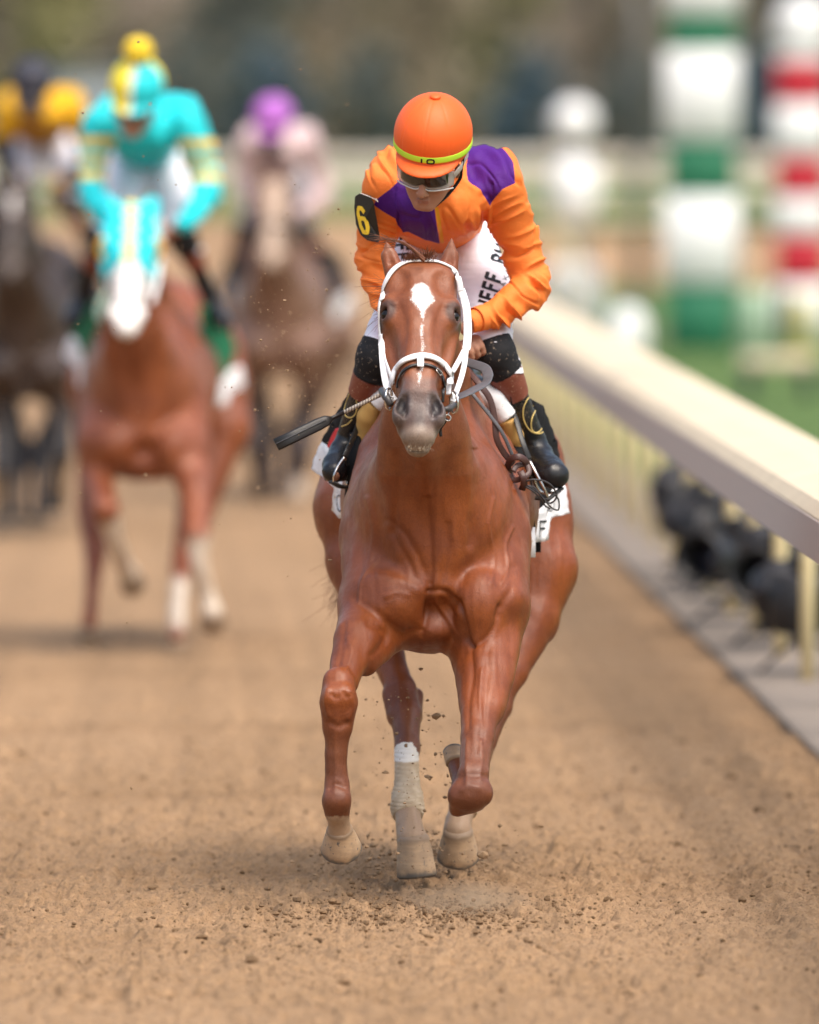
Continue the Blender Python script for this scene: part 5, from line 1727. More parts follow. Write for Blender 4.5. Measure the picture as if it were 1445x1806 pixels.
def make_horse(label, T, legs, tint, mark=None, pale=None, cloth=None, name_group=None, head=True, dark_legs=None, white_legs=()):
    S = horse_field(0, [([toT(p, T) if f else np.asarray(p) for f, p in pts], r, k, None) for pts, r, k in legs], axes(0, False), full=True)
    p, q = S.mesh(1)
    n = normals(p, q); px, py = proj(p)
    c = np.tile(np.array(tint), (len(p), 1)) * (1 + .15 * vnoise(p[:, 0] * 8, p[:, 1] * 6, p[:, 2] * 8))[:, None]
    if dark_legs is not None:
        m = sstep(.8, .5, p[:, 2])[:, None]; c = c * (1 - m) + np.array(dark_legs) * m
    wl = np.zeros(len(p))
    for (wx, wy, wY, wr) in white_legs:
        w0 = toT(W(wx, wy, wY), T)
        wl = np.maximum(wl, sstep(wr, wr * .6, np.linalg.norm(p - w0, axis=1)))
    c = c * (1 - wl[:, None]) + np.array((.70, .62, .52)) * wl[:, None]
    qh = p - HO; t, u, nn = qh @ HA, qh @ HB, qh @ HC
    headm = (p[:, 1] < 30.25) & (py < 830)
    mk = np.where(headm & (nn > -.11), polysd(px, py, mark), -30) if mark else np.full(len(p), -30.)
    if pale:
        pm = np.where(headm & (nn > -.13), sstep(-4, 4, polysd(px, py, pale)), 0)[:, None]
        c = c * (1 - pm) + np.array((.46, .35, .27)) * pm
    root = thing('horse', label, 'horse', BASE + T, None)
    mesh_obj('body', p, q, coat, root, BASE, attrs=dict(tint=c, mark=mk, dirt=np.zeros(len(p))))
    for s in (-1, 1):
        MB().lathe([(.019 * math.sin(a), .019 * -math.cos(a)) for a in np.linspace(0.05, math.pi - .05, 8)], h(s * .0925, .152, -.056), HB, 12).build('eye', m_eye, root, BASE)
    return root, S

def simple_bridle(root, mat):
    b = strap_px([(676, 530), (682, 498), (714, 465), (769, 463), (806, 486), (813, 514)], .02, .006, mat, 'bridle', root, 30.0)
    strap_px([(676, 530), (672, 575), (681, 650), (694, 700)], .018, .006, mat, 'cheek_strap', b, YL)
    strap_px([(814, 520), (820, 575), (812, 650), (798, 705)], .018, .006, mat, 'cheek_strap', b, YL)
    strap_px([(694, 677), (713, 640), (745, 630), (777, 641), (794, 678)], .02, .007, mat, 'noseband', b, 29.8, off=.004)
    return b

def make_rider(label, T, silk, pants, helm_m, skin, arms=(ARM_R, ARM_L)):
    root = thing('person', label, 'person', RB + T, None)
    S = Field(*gax(590, 1040, 30.3, 31.7, 150, 900, .013)); rider_field(S, 'skin', arms); head_prims(S)
    for (p, r) in (KNEE_R, KNEE_L, LEG_R, LEG_L): S.chain(p, [x - .008 for x in r], k=.01)
    for c_, a_, b_, s_ in ((hr, -WHD, V(.1, .15, 1), 1), (hl, V(-.9, .2, -.3), V(0, .2, 1), -1)): hand_prims(S, c_, a_, b_, s_)
    S.chain([arms[0][0][-1], arms[0][0][-1] * .3 + hr * .7], [.024, .022], k=.01)
    S.chain([arms[1][0][-1], arms[1][0][-1] * .3 + hl * .7], [.024, .022], k=.01)
    p, q = S.mesh(0)
    mesh_obj('body', p, q, skin, root, RB, attrs=dict(lips=np.zeros(len(p))))
    S = Field(*gax(610, 1000, 30.55, 31.75, 225, 620, .0105)); rider_field(S, 'silks', arms)
    S.chain([W(768, 330, 30.86), g(0, -.035, -.085)], [.070, .062], k=.03)
    S.chain([g(0, .02, -.14), g(0, -.02, -.02)], [.075, .09], k=.01, op='sub')
    p, q = S.mesh(1); px, py = proj(p)
    p = p + normals(p, q) * folds(p, None, px, py)[:, None]
    base, pd, pc = silk(px, py, p)
    mesh_obj('silks', p, q, m_silk, root, RB, attrs=dict(base=base, pan=pd, pcol=pc, pan2=np.full(len(p), -9.), pcol2=pc))
    S = Field(*gax(640, 960, 30.78, 31.75, 380, 660, .011)); rider_field(S, 'breeches')
    p, q = S.mesh(1); mesh_obj('breeches', p, q, pants, root, RB)
    for k_, r_ in ((kR, [.0655, .0640, .0535]), (kL, [.0640, .0620, .0515])): tube_part('knee_cover', k_, r_, m_blackc, .010, root)
    for sh, ft, cp_ in ((SH_R, FT_R, [W(888, 652, 30.92), W(909, 699, 30.965)]), (SH_L, FT_L, [W(655, 659, 30.92), W(639, 696, 30.965)])):
        S = Field(*[np.arange(min(np.array(sh + ft)[:, i]) - .08, max(np.array(sh + ft)[:, i]) + .08, .010) for i in range(3)])
        S.chain(sh, [.040, .038, .036, .036], k=0); S.chain(ft, [.038, .040, .038], k=.02)
        p, q = S.mesh(1); b_ = mesh_obj('boot', p, q, m_boot, root, RB, attrs=dict(splash=np.zeros(len(p))))
        tube_part('boot_cuff', cp_, [.056, .044], m_cuff, .010, b_)
    S = Field(*[np.arange(HCN[i] - .20, HCN[i] + .20, .009) for i in range(3)])
    S.ell(g(0, -.010, .0), (.1135, .132, .118), R=RR, k=0); S.half(g(0, 0, -.062), -HU)
    S.ell(g(0, .052, -.048), (.094, .108, .017), R=rot('X', 9) @ RR, k=.008)
    S.ell(g(0, .03, -.098), (.086, .095, .040), R=RR, k=.004, op='sub')
    p, q = S.mesh(1); qd = p - HCN
    hb = mesh_obj('helmet', p, q, m_cap, root, RB, attrs=dict(base=helm_m(qd @ HSD, qd @ HFW, qd @ HU)))
    gg = goggle_grid(-.084, .084, -.122, -.064, 'goggles', m_clear, 0.0, par=root)
    goggle_grid(-.070, .070, -.112, -.066, 'lens', m_lens, .0035, gg)
    return root, hb
_c = NT('cap_silk', .5, .35); _c.color(_c.attr('base')); _c.bump(_c.noise(400, 1), .1, .002); m_cap = _c.m
LT = lambda i: (0, i)
L0 = lambda x, y, Y: (0, W(x, y, Y))       # in the leader's frame
def legs_of(spec):
    return [([(1, W(*p)) if len(p) == 3 else (0, W(*p[:3])) for p in pts], r, k) for pts, r, k in spec]

# --- second horse -------------------------------------------------
T2 = V(W(262, 1000, 44.3)[0] - BASE[0], 13.40, 0)
def link(lead_pt, pts, r, k=.05): return ([(0, W(*lead_pt))] + [(1, W(*p)) for p in pts], r, k)
legs2 = [
    link((655, 1060, 30.45), [(172, 850, 43.75), (188, 900, 43.5)], [.10, .066, .052]),
    link((870, 1070, 30.45), [(346, 870, 43.6), (347, 945, 43.4)], [.10, .066, .054]),
    ([(1, W(188, 898, 43.5)), (1, W(200, 945, 43.58)), (1, W(216, 990, 43.72)), (1, W(228, 1012, 43.8))], [.052, .036, .036, .042], .02),
    ([(1, W(347, 940, 43.4)), (1, W(352, 995, 43.4)), (1, W(366, 1058, 43.45)), (1, W(373, 1078, 43.45))], [.054, .036, .038, .046], .02),
    link((637, 985, 31.68), [(166, 900, 44.9), (168, 985, 44.7)], [.10, .075, .045]),
    ([(1, W(168, 980, 44.7)), (1, W(163, 1040, 44.5)), (1, W(158, 1100, 44.35))], [.045, .030, .034], .02),
    link((945, 1005, 31.66), [(345, 900, 44.9), (322, 985, 44.7)], [.115, .08, .048]),
    ([(1, W(322, 980, 44.7)), (1, W(314, 1050, 44.45)), (1, W(311, 1120, 44.25))], [.047, .036, .038], .02),
]
FACE2 = [(690, 600), (705, 540), (785, 540), (798, 600), (796, 650), (790, 700), (788, 760), (770, 800), (715, 800), (692, 750), (690, 690), (688, 640)]
h2, S2 = make_horse('chestnut horse wearing a turquoise and yellow blinker hood, second in line', T2, legs2, (.27, .080, .030), FACE2,
                white_legs=[(200, 925, 43.55, .10), (205, 960, 43.6, .16), (226, 1005, 43.78, .13), (355, 990, 43.4, .14), (366, 1050, 43.45, .14), (314, 1080, 44.4, .22)])
for a, b, ra, rb in ((W(229, 1016, 43.8), W(235, 1032, 43.86), .044, .056), (W(374, 1080, 43.45), W(377, 1098, 43.5), .048, .060), (W(311, 1132, 44.24), W(311, 1152, 44.26), .044, .056), (W(158, 1108, 44.34), W(157, 1128, 44.38), .040, .052)):
    hoof_mesh(a - T2, b - T2, ra, rb).build('hoof', m_hoof, h2, BASE)
# hood
def rebuild_hood(S):
    S.F = S.F - .012
    S.half(h(0, .285, 0), HA); S.half(h(0, -.10, 0), -HA); S.half(h(0, 0, -.17), -HC)
    return S.mesh(1)
hp2, hq2 = rebuild_hood(S2)
qh = hp2 - HO; t_, u_ = qh @ HA, qh @ HB
pd = np.maximum.reduce([.030 - np.hypot(u_, t_ - c_) for c_ in (-.04, .04, .12, .20, .27)]) * 600
nnn = len(hp2)
mesh_obj('hood', hp2, hq2, m_silk, h2, BASE, attrs=dict(base=np.tile((.03, .62, .70), (nnn, 1)), pan=pd, pcol=np.tile((.85, .68, .10), (nnn, 1)), pan2=np.full(nnn, -9.), pcol2=np.tile((1, 1, 1), (nnn, 1))))
m_cupo = M('orange_blinker_cup', (.72, .34, .03), .5, .4)
for s in (-1, 1):
    S = Field(*[np.arange(h(s * .1, .16, -.06)[i] - .09, h(s * .1, .16, -.06)[i] + .09, .008) for i in range(3)])
    S.ell(h(s * .108, .165, -.058), (.030, .058, .050), R=HR, k=0)
    S.ell(h(s * .104, .20, -.030), (.018, .040, .032), R=HR, k=.004, op='sub')
    p, q = S.mesh(1); mesh_obj('blinker', p, q, m_cupo, h2, BASE)
m_green = M('green_cloth', (.02, .16, .075), .8, .2)
def cloths(root, outer, inner):
    a, _ = board([(567, 779), (590, 790), (606, 840), (622, 900), (616, 917), (598, 914), (585, 900), (597, 868), (549, 827), (556, 804)], YLc, .006, 'saddle_cloth', outer, root)
    board([(616, 690), (572, 768), (578, 787), (622, 872), (655, 790), (640, 700)], lambda x, y: YLc(x, y) + .012, .006, 'cloth_border', inner, a)
    a, _ = board([(944, 905), (975, 862), (997, 853), (1005, 905), (967, 926), (968, 952), (943, 957)], YRc, .006, 'saddle_cloth', outer, root)
    board([(900, 700), (958, 715), (988, 808), (958, 895), (930, 915), (906, 780)], lambda x, y: YRc(x, y) + .012, .006, 'cloth_border', inner, a)
cloths(h2, m_wcloth, m_green)
simple_bridle(h2, m_wleather)
strap_px([(745, 470), (744, 480)], .01, .003, m_wleather, 'browband', h2) if False else None
MB().ribbon(spline([W(690, 700, 29.9), W(660, 740, 30.3), W(655, 700, 30.7), W(690, 640, 30.8)], 6), [V(-.4, -1, .2)] * 19, .03, .004).build('rein', M('pale_green_rein', (.42, .56, .42), .6), h2, BASE)

TQ = (.02, .60, .66)
def silk2(px, py, p):
    n = len(px); b = np.tile(TQ, (n, 1))
    yy = np.where(px > 850, py, py + 6)
    d = np.full(n, -9.)
    for c_, w_ in ((384, 12), (428, 10), (468, 11)):
        d = np.maximum(d, w_ - np.abs(yy - c_))
    d = np.where((px > 868) | (px < 704), d, -9)
    return b, d, np.tile((.86, .52, .02), (n, 1))
def cap2(s, f, u):
    n = len(s); c = np.tile((.86, .72, .05), (n, 1)); m = ((s > 0) ^ (f < -.01)) & True
    c[m & (np.abs(s) > .004)] = TQ
    c[np.abs(s) < .008] = (.85, .84, .78)
    return c
TR2 = T2 + V(-.02, 0, .145)
ARMS2 = (([W(885, 335, 30.80), W(913, 410, 30.82), W(934, 480, 30.80), W(934, 505, 30.76), W(912, 550, 30.66), W(880, 588, 30.60)], [.082, .074, .062, .058, .050, .038]),
         ([W(668, 335, 30.80), W(646, 400, 30.82), W(632, 465, 30.80), W(636, 495, 30.76), W(665, 548, 30.66), W(705, 588, 30.60)], [.082, .072, .060, .056, .048, .038]))
r2_, hb2 = make_rider('rider in turquoise silks with yellow arm bands and a yellow bobble on the cap', TR2, silk2, m_white, cap2, m_skin, arms=ARMS2)
bob = MB()
prf = [(.062 * math.sin(a) * (1 + .08 * math.sin(9 * a)), -.058 * math.cos(a)) for a in np.linspace(.05, math.pi - .05, 18)]
bob.lathe(prf, g(0, -.005, .158), HU, 24).build('bobble', M('yellow_wool', (.85, .60, .05), .9, .1, bump=1.0, bs=90, bd=.01), hb2, RB)

# --- third horse: dark brown with a broad pale blaze ---------------
T3 = V(W(500, 1000, 60.2)[0] - BASE[0], 29.35, 0)
legs3 = [
    link((655, 1060, 30.45), [(452, 735, 59.8), (446, 790, 59.7)], [.10, .062, .05]),
    ([(1, W(446, 788, 59.7)), (1, W(452, 830, 59.8)), (1, W(458, 868, 59.9))], [.05, .034, .044], .02),
    link((870, 1070, 30.45), [(542, 740, 59.8), (538, 800, 59.6)], [.10, .062, .05]),
    ([(1, W(538, 800, 59.6)), (1, W(532, 845, 59.6)), (1, W(527, 872, 59.6))], [.048, .034, .048], .02),
    link((637, 985, 31.68), [(470, 760, 61.0), (476, 815, 60.8), (480, 860, 60.6)], [.10, .07, .04, .035]),
    link((945, 1005, 31.66), [(520, 760, 61.0), (512, 815, 60.8), (508, 870, 60.5)], [.115, .07, .04, .035]),
]
FACE3 = [(715, 480), (785, 480), (792, 560), (785, 640), (790, 720), (770, 790), (722, 790), (710, 720), (716, 640), (708, 560)]
h3, S3 = make_horse('dark brown horse with a broad pale blaze, farthest back between the others', T3, legs3, (.22, .125, .085), None, pale=FACE3, dark_legs=(.045, .026, .02), white_legs=[(527, 875, 59.6, .14)])
for a, b in ((W(458, 868, 59.9), W(460, 884, 59.95)), (W(527, 872, 59.6), W(525, 890, 59.6)), (W(480, 862, 60.6), W(481, 876, 60.6)), (W(508, 872, 60.5), W(508, 886, 60.5))):
    hoof_mesh(a - T3, b - T3, .044, .056).build('hoof', m_hoof, h3, BASE)
simple_bridle(h3, m_bk)
cloths(h3, m_wcloth, m_kcloth)
def silk3(px, py, p):
    n = len(px); b = np.tile((.66, .50, .50), (n, 1))
    return b, np.where((px > 720) & (px < 815), 20 - np.abs(py - 380), -9.), np.tile((.20, .16, .22), (n, 1))
T3R = T3 + V(-.04, 0, -.03)
make_rider('rider in pale pink silks and purple cap, behind the hooded horse', T3R, silk3, M('grey_breeches', (.45, .42, .44), .6), lambda s, f, u: np.tile((.42, .13, .50), (len(s), 1)), skin_mat('dark_skin', (.16, .08, .055)))

# --- fourth horse at the left edge --------------------------------
T4 = V(W(52, 1000, 55.7)[0] - BASE[0], 24.8, 0)
legs4 = [
    link((655, 1060, 30.45), [(5, 760, 55.2), (0, 830, 55.0), (2, 880, 55.1), (4, 900, 55.1)], [.10, .062, .048, .036, .044]),
    link((870, 1070, 30.45), [(108, 745, 55.2), (112, 800, 55.0)], [.10, .066, .050]),
    ([(1, W(112, 800, 55.0)), (1, W(104, 850, 55.1)), (1, W(100, 880, 55.2))], [.048, .036, .050], .02),
    link((637, 985, 31.68), [(30, 790, 56.4), (34, 850, 56.2), (36, 900, 56.0)], [.10, .07, .04, .035]),
    link((945, 1005, 31.66), [(78, 790, 56.4), (72, 850, 56.2), (70, 905, 56.0)], [.115, .07, .04, .035]),
]
h4, S4 = make_horse('nearly black brown horse cut off by the left edge of the picture', T4, legs4, (.045, .026, .018), [(735, 500), (750, 500), (748, 560), (738, 560)], dark_legs=(.016, .012, .012))
for a, b in ((W(4, 902, 55.1), W(4, 918, 55.1)), (W(100, 884, 55.2), W(99, 904, 55.2)), (W(36, 902, 56.0), W(36, 916, 56.0)), (W(70, 906, 56.0), W(70, 920, 56.0))):
    hoof_mesh(a - T4, b - T4, .046, .058).build('hoof', M('dark_hoof', (.04, .035, .032), .6), h4, BASE)
simple_bridle(h4, m_bk)
cloths(h4, m_wcloth, m_kcloth)
def silk4(px, py, p):
    n = len(px); b = np.tile((.80, .44, .02), (n, 1)); lo = (py > 420)
    b[lo] = (.02, .02, .025)
    return b, np.where((px > 705) & (px < 850), py - 352, -9.), np.tile((.42, .20, .015), (n, 1))
make_rider('rider in golden yellow silks and dark cap at the left edge', T4 + V(.05, 0, .175), silk4, m_white, lambda s, f, u: np.tile((.035, .035, .05), (len(s), 1)), skin_mat('dark_skin_two', (.18, .09, .06)))

# ------------------------------------------------------------------ infield furniture
m_wp = M('white_gloss_paint', (.80, .80, .79), .4, .4, var=.03)
m_gp = M('green_gloss_paint', (.022, .165, .085), .6, .4, var=.06)
m_rp = M('red_gloss_paint', (.50, .018, .035), .4, .4, var=.06)
def striped_pole(name, label, px, Y, bands, mats, ball, r0, r1):
    b = W(px, 500, Y); b[2] = 0
    s_ = F / Y
    z = lambda y: 2.35 + (155 - y) / s_
    root = thing(name, label, 'marker pole', b)
    prev = 0.0
    for i, (ytop, m_) in enumerate(bands):
        zt = z(ytop); r = r1 if m_ == 'w' else r0  # white bands built wider, for the bloom of their highlights
        MB().box(b + V(0, 0, (prev + zt) / 2), (r, r, (zt - prev) / 2), R=rot('Z', 8), bev=.012).build('white_band' if m_ == 'w' else 'coloured_band', m_wp if m_ == 'w' else mats, root, b)
        prev = zt
    if ball:
        MB().lathe([(ball * math.sin(a), prev + ball * .9 - ball * math.cos(a)) for a in np.linspace(.1, math.pi - .02, 18)], b, (0, 0, 1), 28).build('ball', m_wp, root, b)
striped_pole('striped_pole', 'tall thick green and white banded pole in the infield', 1238, 94, [(500, 'g'), (346, 'w'), (246, 'g'), (90, 'w'), (24, 'g'), (-60, 'w')], m_gp, 0, .285, .315)
striped_pole('striped_pole', 'red and white banded pole with a white ball, right edge', 1415, 100, [(500, 'w'), (415, 'r'), (350, 'w'), (276, 'r'), (184, 'w'), (108, 'r'), (92, 'w')], m_rp, .27, .235, .255)
b = W(1013, 500, 100); b[2] = 0
root = thing('ball_post', 'white post with two stacked round balls, right of the orange jockey', 'marker post', b)
MB().lathe([(.27, 0), (.27, .50), (.24, .62), (.12, .70)], b, n=28).build('base', m_wp, root, b)
MB().lathe([(.08, .68), (.10, 1.05), (.19, 1.15), (.235, 1.32), (.235, 1.50), (.18, 1.64), (.08, 1.70)], b, n=28).build('column', m_wp, root, b)
MB().lathe([(.07, 1.69), (.07, 1.84)], b, n=20).build('neck', M('grey_neck', (.4, .4, .42)), root, b)
MB().lathe([(.215 * math.sin(a), 2.03 - .20 * math.cos(a)) for a in np.linspace(.1, math.pi - .02, 18)], b, n=28).build('ball', m_wp, root, b)
b = W(1106, 500, 88); b[2] = 0
root = thing('bollard', 'short round topped white bollard just beyond the rail', 'bollard', b)
MB().lathe([(.17, 0), (.17, .34), (.15, .43), (.10, .50), (.02, .53)], b, n=24).build('post', m_wp, root, b)
MB().lathe([(.20, 0), (.20, .05), (.17, .06)], b, n=24).build('foot', m_wp, root, b)
b = W(1124, 500, 112); b[2] = 0
root = thing('post', 'slender dark grey metal post left of the green banded pole', 'post', b)
MB().lathe([(.07, 0), (.06, 2.9), (.05, 3.4)], b, n=14).build('shaft', M('grey_metal', (.10, .105, .11), .5), root, b)
MB().box(b + V(0, 0, .04), (.12, .12, .04), bev=.01).build('base_plate', M('grey_metal'), root, b)
# low bench
b = W(1372, 700, 80); b[2] = 0
root = thing('bench', 'low cream slab bench with dark feet on the infield grass', 'bench', b)
MB().box(b + V(0, 0, .27), (.28, .18, .055), bev=.02).build('seat', m_rail, root, b)
for s in (-1, 1): MB().box(b + V(s * .22, 0, .10), (.04, .14, .11), bev=.01).build('leg', M('dark_foot', (.02, .03, .05), .6), root, b)
for px_, Y, z1, rr, m_, nm, lb in ((1412, 92, .52, .085, M('yellow_paint', (.52, .46, .14), .5), 'post', 'short yellow post on the grass at the right edge'),
                       (1330, 90, .62, .11, M('pale_green_paint', (.42, .56, .42), .5), 'post', 'short pale green post right of the banded pole'),
                       (1382, 96, .50, .045, M('grey_metal'), 'post', 'thin dark post between the pale green and yellow posts'),
                       (1018, 104, .36, .13, M('blue_paint', (.05, .10, .20), .5), 'bin', 'small dark blue bin below the white ball post')):
    b = W(px_, 600, Y); b[2] = 0
    root = thing(nm, lb, nm if nm == 'bin' else 'post', b)
    MB().lathe([(rr, 0), (rr, z1 * .9), (rr * .8, z1), (rr * .1, z1 + .01)], b, n=18).build('shaft', m_, root, b)
    MB().lathe([(rr * 1.3, 0), (rr * 1.3, .04), (rr, .05)], b, n=18).build('foot', m_, root, b)

# ------------------------------------------------------------------ remote cameras under the rail
m_cam = M('camera_black', (.018, .018, .021), .45, .4, var=.3)
m_cover = M('black_rain_cover', (.022, .023, .030), .5, .35, var=.3, vs=12)
m_glassy = M('camera_glass', (.03, .03, .06), .05, .8, bump=0)
def remote_camera(x, Y, k, ang, label, hood=0):
    b = V(x, Y, .038)
    root = thing('camera', label, 'camera', b, 'remote cameras on the kerb under the rail')
    R = rot('Z', ang); k = k * 1.35
    q = lambda a: b + R @ (np.asarray(a) * k)
    hz = .155
    mbx = MB().box(q((0, 0, hz)), V(.085, .05, .065) * k, R=R.T, bev=.015 * k)
    o = mbx.build('body', m_cam, root, b)
    MB().box(q((0, .0, hz + .085)), V(.035, .035, .028) * k, R=R.T, bev=.01 * k).build('viewfinder', m_cam, root, b)
    ax_ = R @ V(0, -1, .08)
    ln = MB().lathe([(.045 * k, 0), (.050 * k, .05 * k), (.047 * k, .12 * k), (.060 * k, .14 * k), (.066 * k, (.22 + hood) * k), (.058 * k, (.22 + hood) * k), (.050 * k, .15 * k), (.001, .145 * k)], q((0, -.045, hz)), ax_, 18).build('lens', m_cam, root, b)
    MB().lathe([(.048 * k, 0), (.03 * k, .008 * k), (.001, .012 * k)], q((0, -.19, hz + .012)), ax_, 16).build('front_glass', m_glassy, ln, b)
    MB().lathe([(.02 * k, .05 * k), (.022 * k, (hz - .06) * k)], b, n=10).build('mount', m_cam, root, b)
    for a in (90, 210, 330):
        d = V(math.cos(math.radians(a + ang)), math.sin(math.radians(a + ang)), 0)
        MB().tube([b + V(0, 0, .09 * k), b + d * .07 * k + V(0, 0, .04 * k), b + d * .12 * k], [.006 * k, .005 * k, .004 * k], 6).build('leg', m_cam, root, b)
    S = Field(*[np.arange(float(b[i]) - (.22 if i < 2 else 0) * k, float(b[i]) + (.22 if i < 2 else .36) * k, .016) for i in range(3)])
    rr = random.Random(int(Y * 10))
    S.ell(q((0, .05, hz + .03)), np.array((.085, .070, .075)) * k, k=0)
    for _ in range(4):
        S.ell(q((rr.uniform(-.11, .11), rr.uniform(0, .10), hz + rr.uniform(-.09, .11))), np.array((.035, .035, .050)) * k * rr.uniform(.6, 1.1), k=.02)
    p_, q_ = S.mesh(1)
    p_ = p_ + normals(p_, q_) * (.014 * vnoise(p_[:, 0] * 22, p_[:, 1] * 22, p_[:, 2] * 22, 3))[:, None]
    mesh_obj('rain_cover', p_, q_, m_cover, root, b)
    MB().tube([q((.06, .02, hz + .06)), q((.065, .02, hz + .16)), q((.06, .0, hz + .22))], .006 * k, 6).build('aerial', m_cam, root, b)
for x, Y, k, ang, hood, lb in ((2.62, 41.6, 1.30, 55, 0, 'wide black remote camera nearest the picture edge, alone on the kerb'),
                         (2.66, 43.8, 1.30, -15, .05, 'black remote camera with long hood, second along the kerb'),
                         (2.74, 44.7, 1.45, 20, .0, 'tall black remote camera against the posts, third along the kerb'),
                         (2.60, 45.7, 1.25, -25, .04, 'black remote camera at the kerb edge, fourth from the right'),
                         (2.72, 46.8, 1.50, 10, .0, 'black remote camera close under the cover, fifth from the right'),
                         (2.60, 47.9, 1.35, 30, .0, 'black remote camera turned aside, sixth from the right'),
                         (2.68, 49.1, 1.50, -10, .0, 'black remote camera, seventh from the right'),
                         (2.64, 50.4, 1.45, 25, .0, 'farthest black remote camera, beside the horse')):
    remote_camera(x, Y, k, ang, lb, hood)

# ------------------------------------------------------------------ trees and building behind the turn
def leaf_mat(name, c1, c2):
    t = NT(name, .8, .15); t.color(t.mix(t.ramp(t.noise(.9, 3), .35, .65), c1, c2)); return t.m
m_bark = M('bark', (.10, .08, .065), .9, .1, var=.3, vs=6)
def tree(x, Y, ht, cw, z0, mat, label, seed, n=2600, group='trees behind the far turn', ls=.16):
    rn = np.random.default_rng(seed); r = random.Random(seed)
    b = V(x, Y, 0)
    root = thing('tree', label, 'tree', b, group)
    mb = MB(); mb.tube([b, b + V(.05, 0, ht * .3), b + V(-.05, 0, ht * .6), b + V(.1, 0, ht * .9)], [.20, .15, .10, .03], 9)
    cl = []
    for i in range(11):
        a = r.uniform(0, 6.28); zz = z0 + (ht - z0) * (i + .5) / 11
        L = cw * math.sin(math.pi * min(.95, (i + 1.2) / 12)) * r.uniform(.6, 1.05)
        e = b + V(math.cos(a) * L, math.sin(a) * L * .8, zz + .25 * L)
        mb.tube([b + V(0, 0, zz * .85), (b + e) / 2 + V(0, 0, zz * .45 + .1), e], [.06, .04, .012], 5)
        cl.append((e, L)); cl.append(((b + V(0, 0, zz) + e) / 2 + V(0, 0, zz * .25), L))
    mb.build('trunk', m_bark, root, b)
    cs = []
    for e, L in cl:
        cs.append(e + rn.normal(0, 1, (n // len(cl), 3)) * np.array((.42, .42, .32)) * (.35 + cw * .28))
    c = np.concatenate(cs); c = c[c[:, 2] > .15]
    m = len(c); u = rn.normal(0, 1, (m, 3)); u /= np.linalg.norm(u, axis=1)[:, None]
    w = np.cross(u, rn.normal(0, 1, (m, 3))); w /= np.linalg.norm(w, axis=1)[:, None]
    s = ls * rn.uniform(.6, 1.3, (m, 1))
    P = np.stack([c - u * s, c + w * s * .5, c + u * s, c - w * s * .5], 1).reshape(-1, 3)
    Q = np.arange(m * 4).reshape(-1, 4)
    mesh_obj('crown', P, Q, mat, root, b, shade=False)
OL = leaf_mat('olive_leaves', (.26, .24, .11), (.34, .31, .15))  # leaf tones lightened to stand in for haze over the distance
MV = leaf_mat('mauve_buds', (.34, .27, .22), (.42, .34, .28))
BR = leaf_mat('brown_twigs', (.28, .23, .16), (.37, .30, .21))
DK = leaf_mat('dark_evergreen', (.10, .12, .11), (.15, .165, .15))
BL = leaf_mat('blue_spruce', (.07, .11, .14), (.10, .14, .17))
def Xat(px, Y): return W(px, 200, Y)[0]
tr = [(40, 300, OL, 'olive green tree at the far left behind the turn'), (230, 310, MV, 'mauve budding tree above the turquoise rider'), (420, 296, DK, 'dark evergreen left of the orange helmet'),
      (590, 306, BR, 'brown twiggy tree beside the purple cap'), (720, 300, BR, 'brown twiggy tree directly above the orange helmet'), (880, 312, OL, 'olive tree right of the orange helmet'), (1050, 304, MV, 'mauve budding tree left of the green banded pole'),
      (1210, 300, BR, 'brown twiggy tree behind the green banded pole'), (1370, 296, DK, 'dark evergreen at the far right')]
for i, (px_, Y, m_, lb) in enumerate(tr):
    tree(Xat(px_, Y), Y, 7.5, 1.9, 1.0, m_, lb, 40 + i, n=3600)
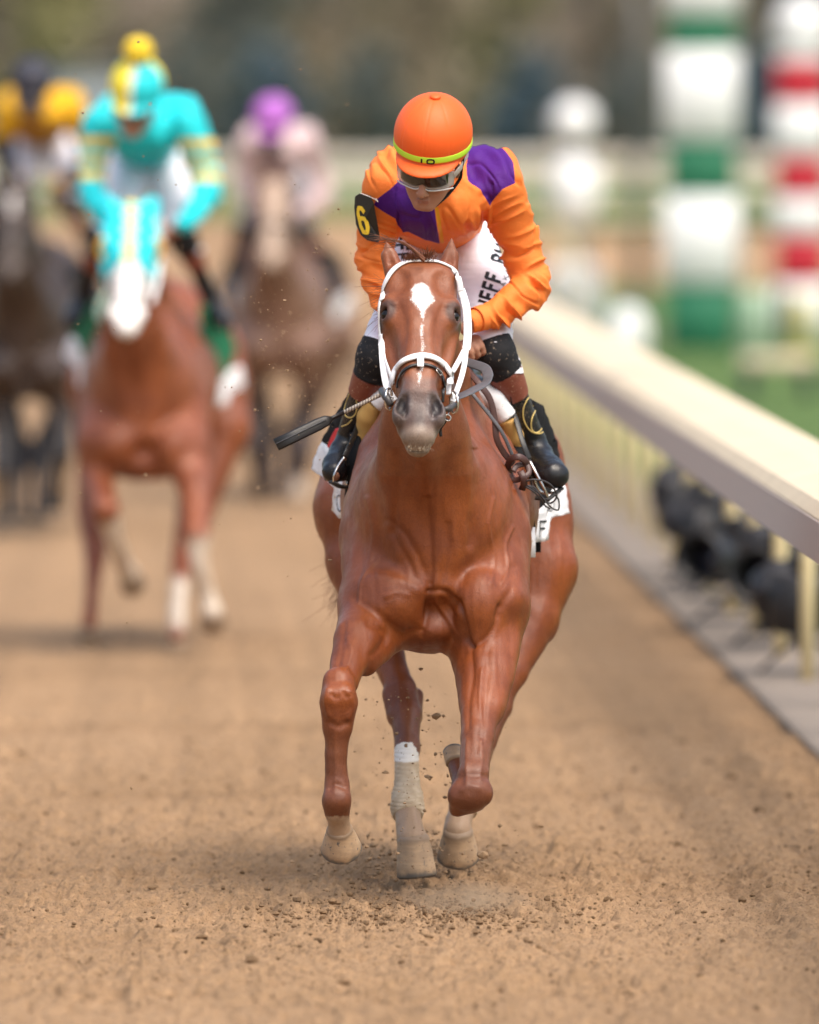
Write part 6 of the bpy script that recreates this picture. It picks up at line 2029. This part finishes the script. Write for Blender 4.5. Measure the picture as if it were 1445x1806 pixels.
sh = [(470, 286, BL, 'dark bluish shrub below the dark evergreen'), (930, 284, BL, 'dark bluish shrub right of the orange jockey'), (1330, 286, BL, 'dark bluish shrub between the banded poles'), (650, 288, DK, 'low dark shrub left of the orange jockey'), (1120, 290, DK, 'low dark shrub left of the green banded pole'), (330, 288, DK, 'low dark shrub right of the turquoise rider')]
for i, (px_, Y, m_, lb) in enumerate(sh):
    tree(Xat(px_, Y), Y, 2.6, 1.0, .3, m_, lb, 80 + i, n=2200, group='shrubs behind the far turn')
# dense hedge closing the view
rn = np.random.default_rng(5)
hx0, hx1 = Xat(-250, 330), Xat(1700, 330)
b = V((hx0 + hx1) / 2, 332, 0)
root = thing('hedge', 'long dark clipped hedge closing the view behind the trees', 'hedge', b)
MB().box(b + V(0, 1.2, 3.0), ((hx1 - hx0) / 2, .8, 3.0), bev=.3).build('core', leaf_mat('hedge_core', (.22, .19, .14), (.30, .25, .20)), root, b)
m = 9000
c = np.stack([rn.uniform(hx0, hx1, m), rn.normal(332.2, .25, m), rn.uniform(0, 6.3, m)], 1)
u = rn.normal(0, 1, (m, 3)); u /= np.linalg.norm(u, axis=1)[:, None]; w = np.cross(u, rn.normal(0, 1, (m, 3))); w /= np.linalg.norm(w, axis=1)[:, None]
s = rn.uniform(.15, .35, (m, 1))
mesh_obj('foliage', np.stack([c - u * s, c + w * s * .5, c + u * s, c - w * s * .5], 1).reshape(-1, 3), np.arange(m * 4).reshape(-1, 4), leaf_mat('hedge_leaves', (.25, .21, .15), (.33, .275, .21)), root, b, shade=False)
# grey shed
b = V(Xat(170, 270), 270, 0)
root = thing('shed', 'pale grey flat roofed shed behind the turquoise rider', 'shed', b)
MB().box(b + V(0, 0, 1.35), (1.15, 1.5, 1.35), bev=.02).build('wall', M('grey_siding', (.30, .32, .335), .7, var=.08), root, b)
MB().box(b + V(0, 0, 2.78), (1.3, 1.65, .08), bev=.02).build('roof', M('grey_roof', (.16, .17, .18), .7), root, b)
MB().box(b + V(.4, -1.51, 1.0), (.42, .02, 1.0), bev=.005).build('door', M('slate_door', (.12, .15, .17), .6), root, b)
MB().box(b + V(-.5, -1.51, 1.55), (.32, .02, .3), bev=.005).build('window', M('dark_window', (.04, .05, .06), .1, .6, bump=0), root, b)
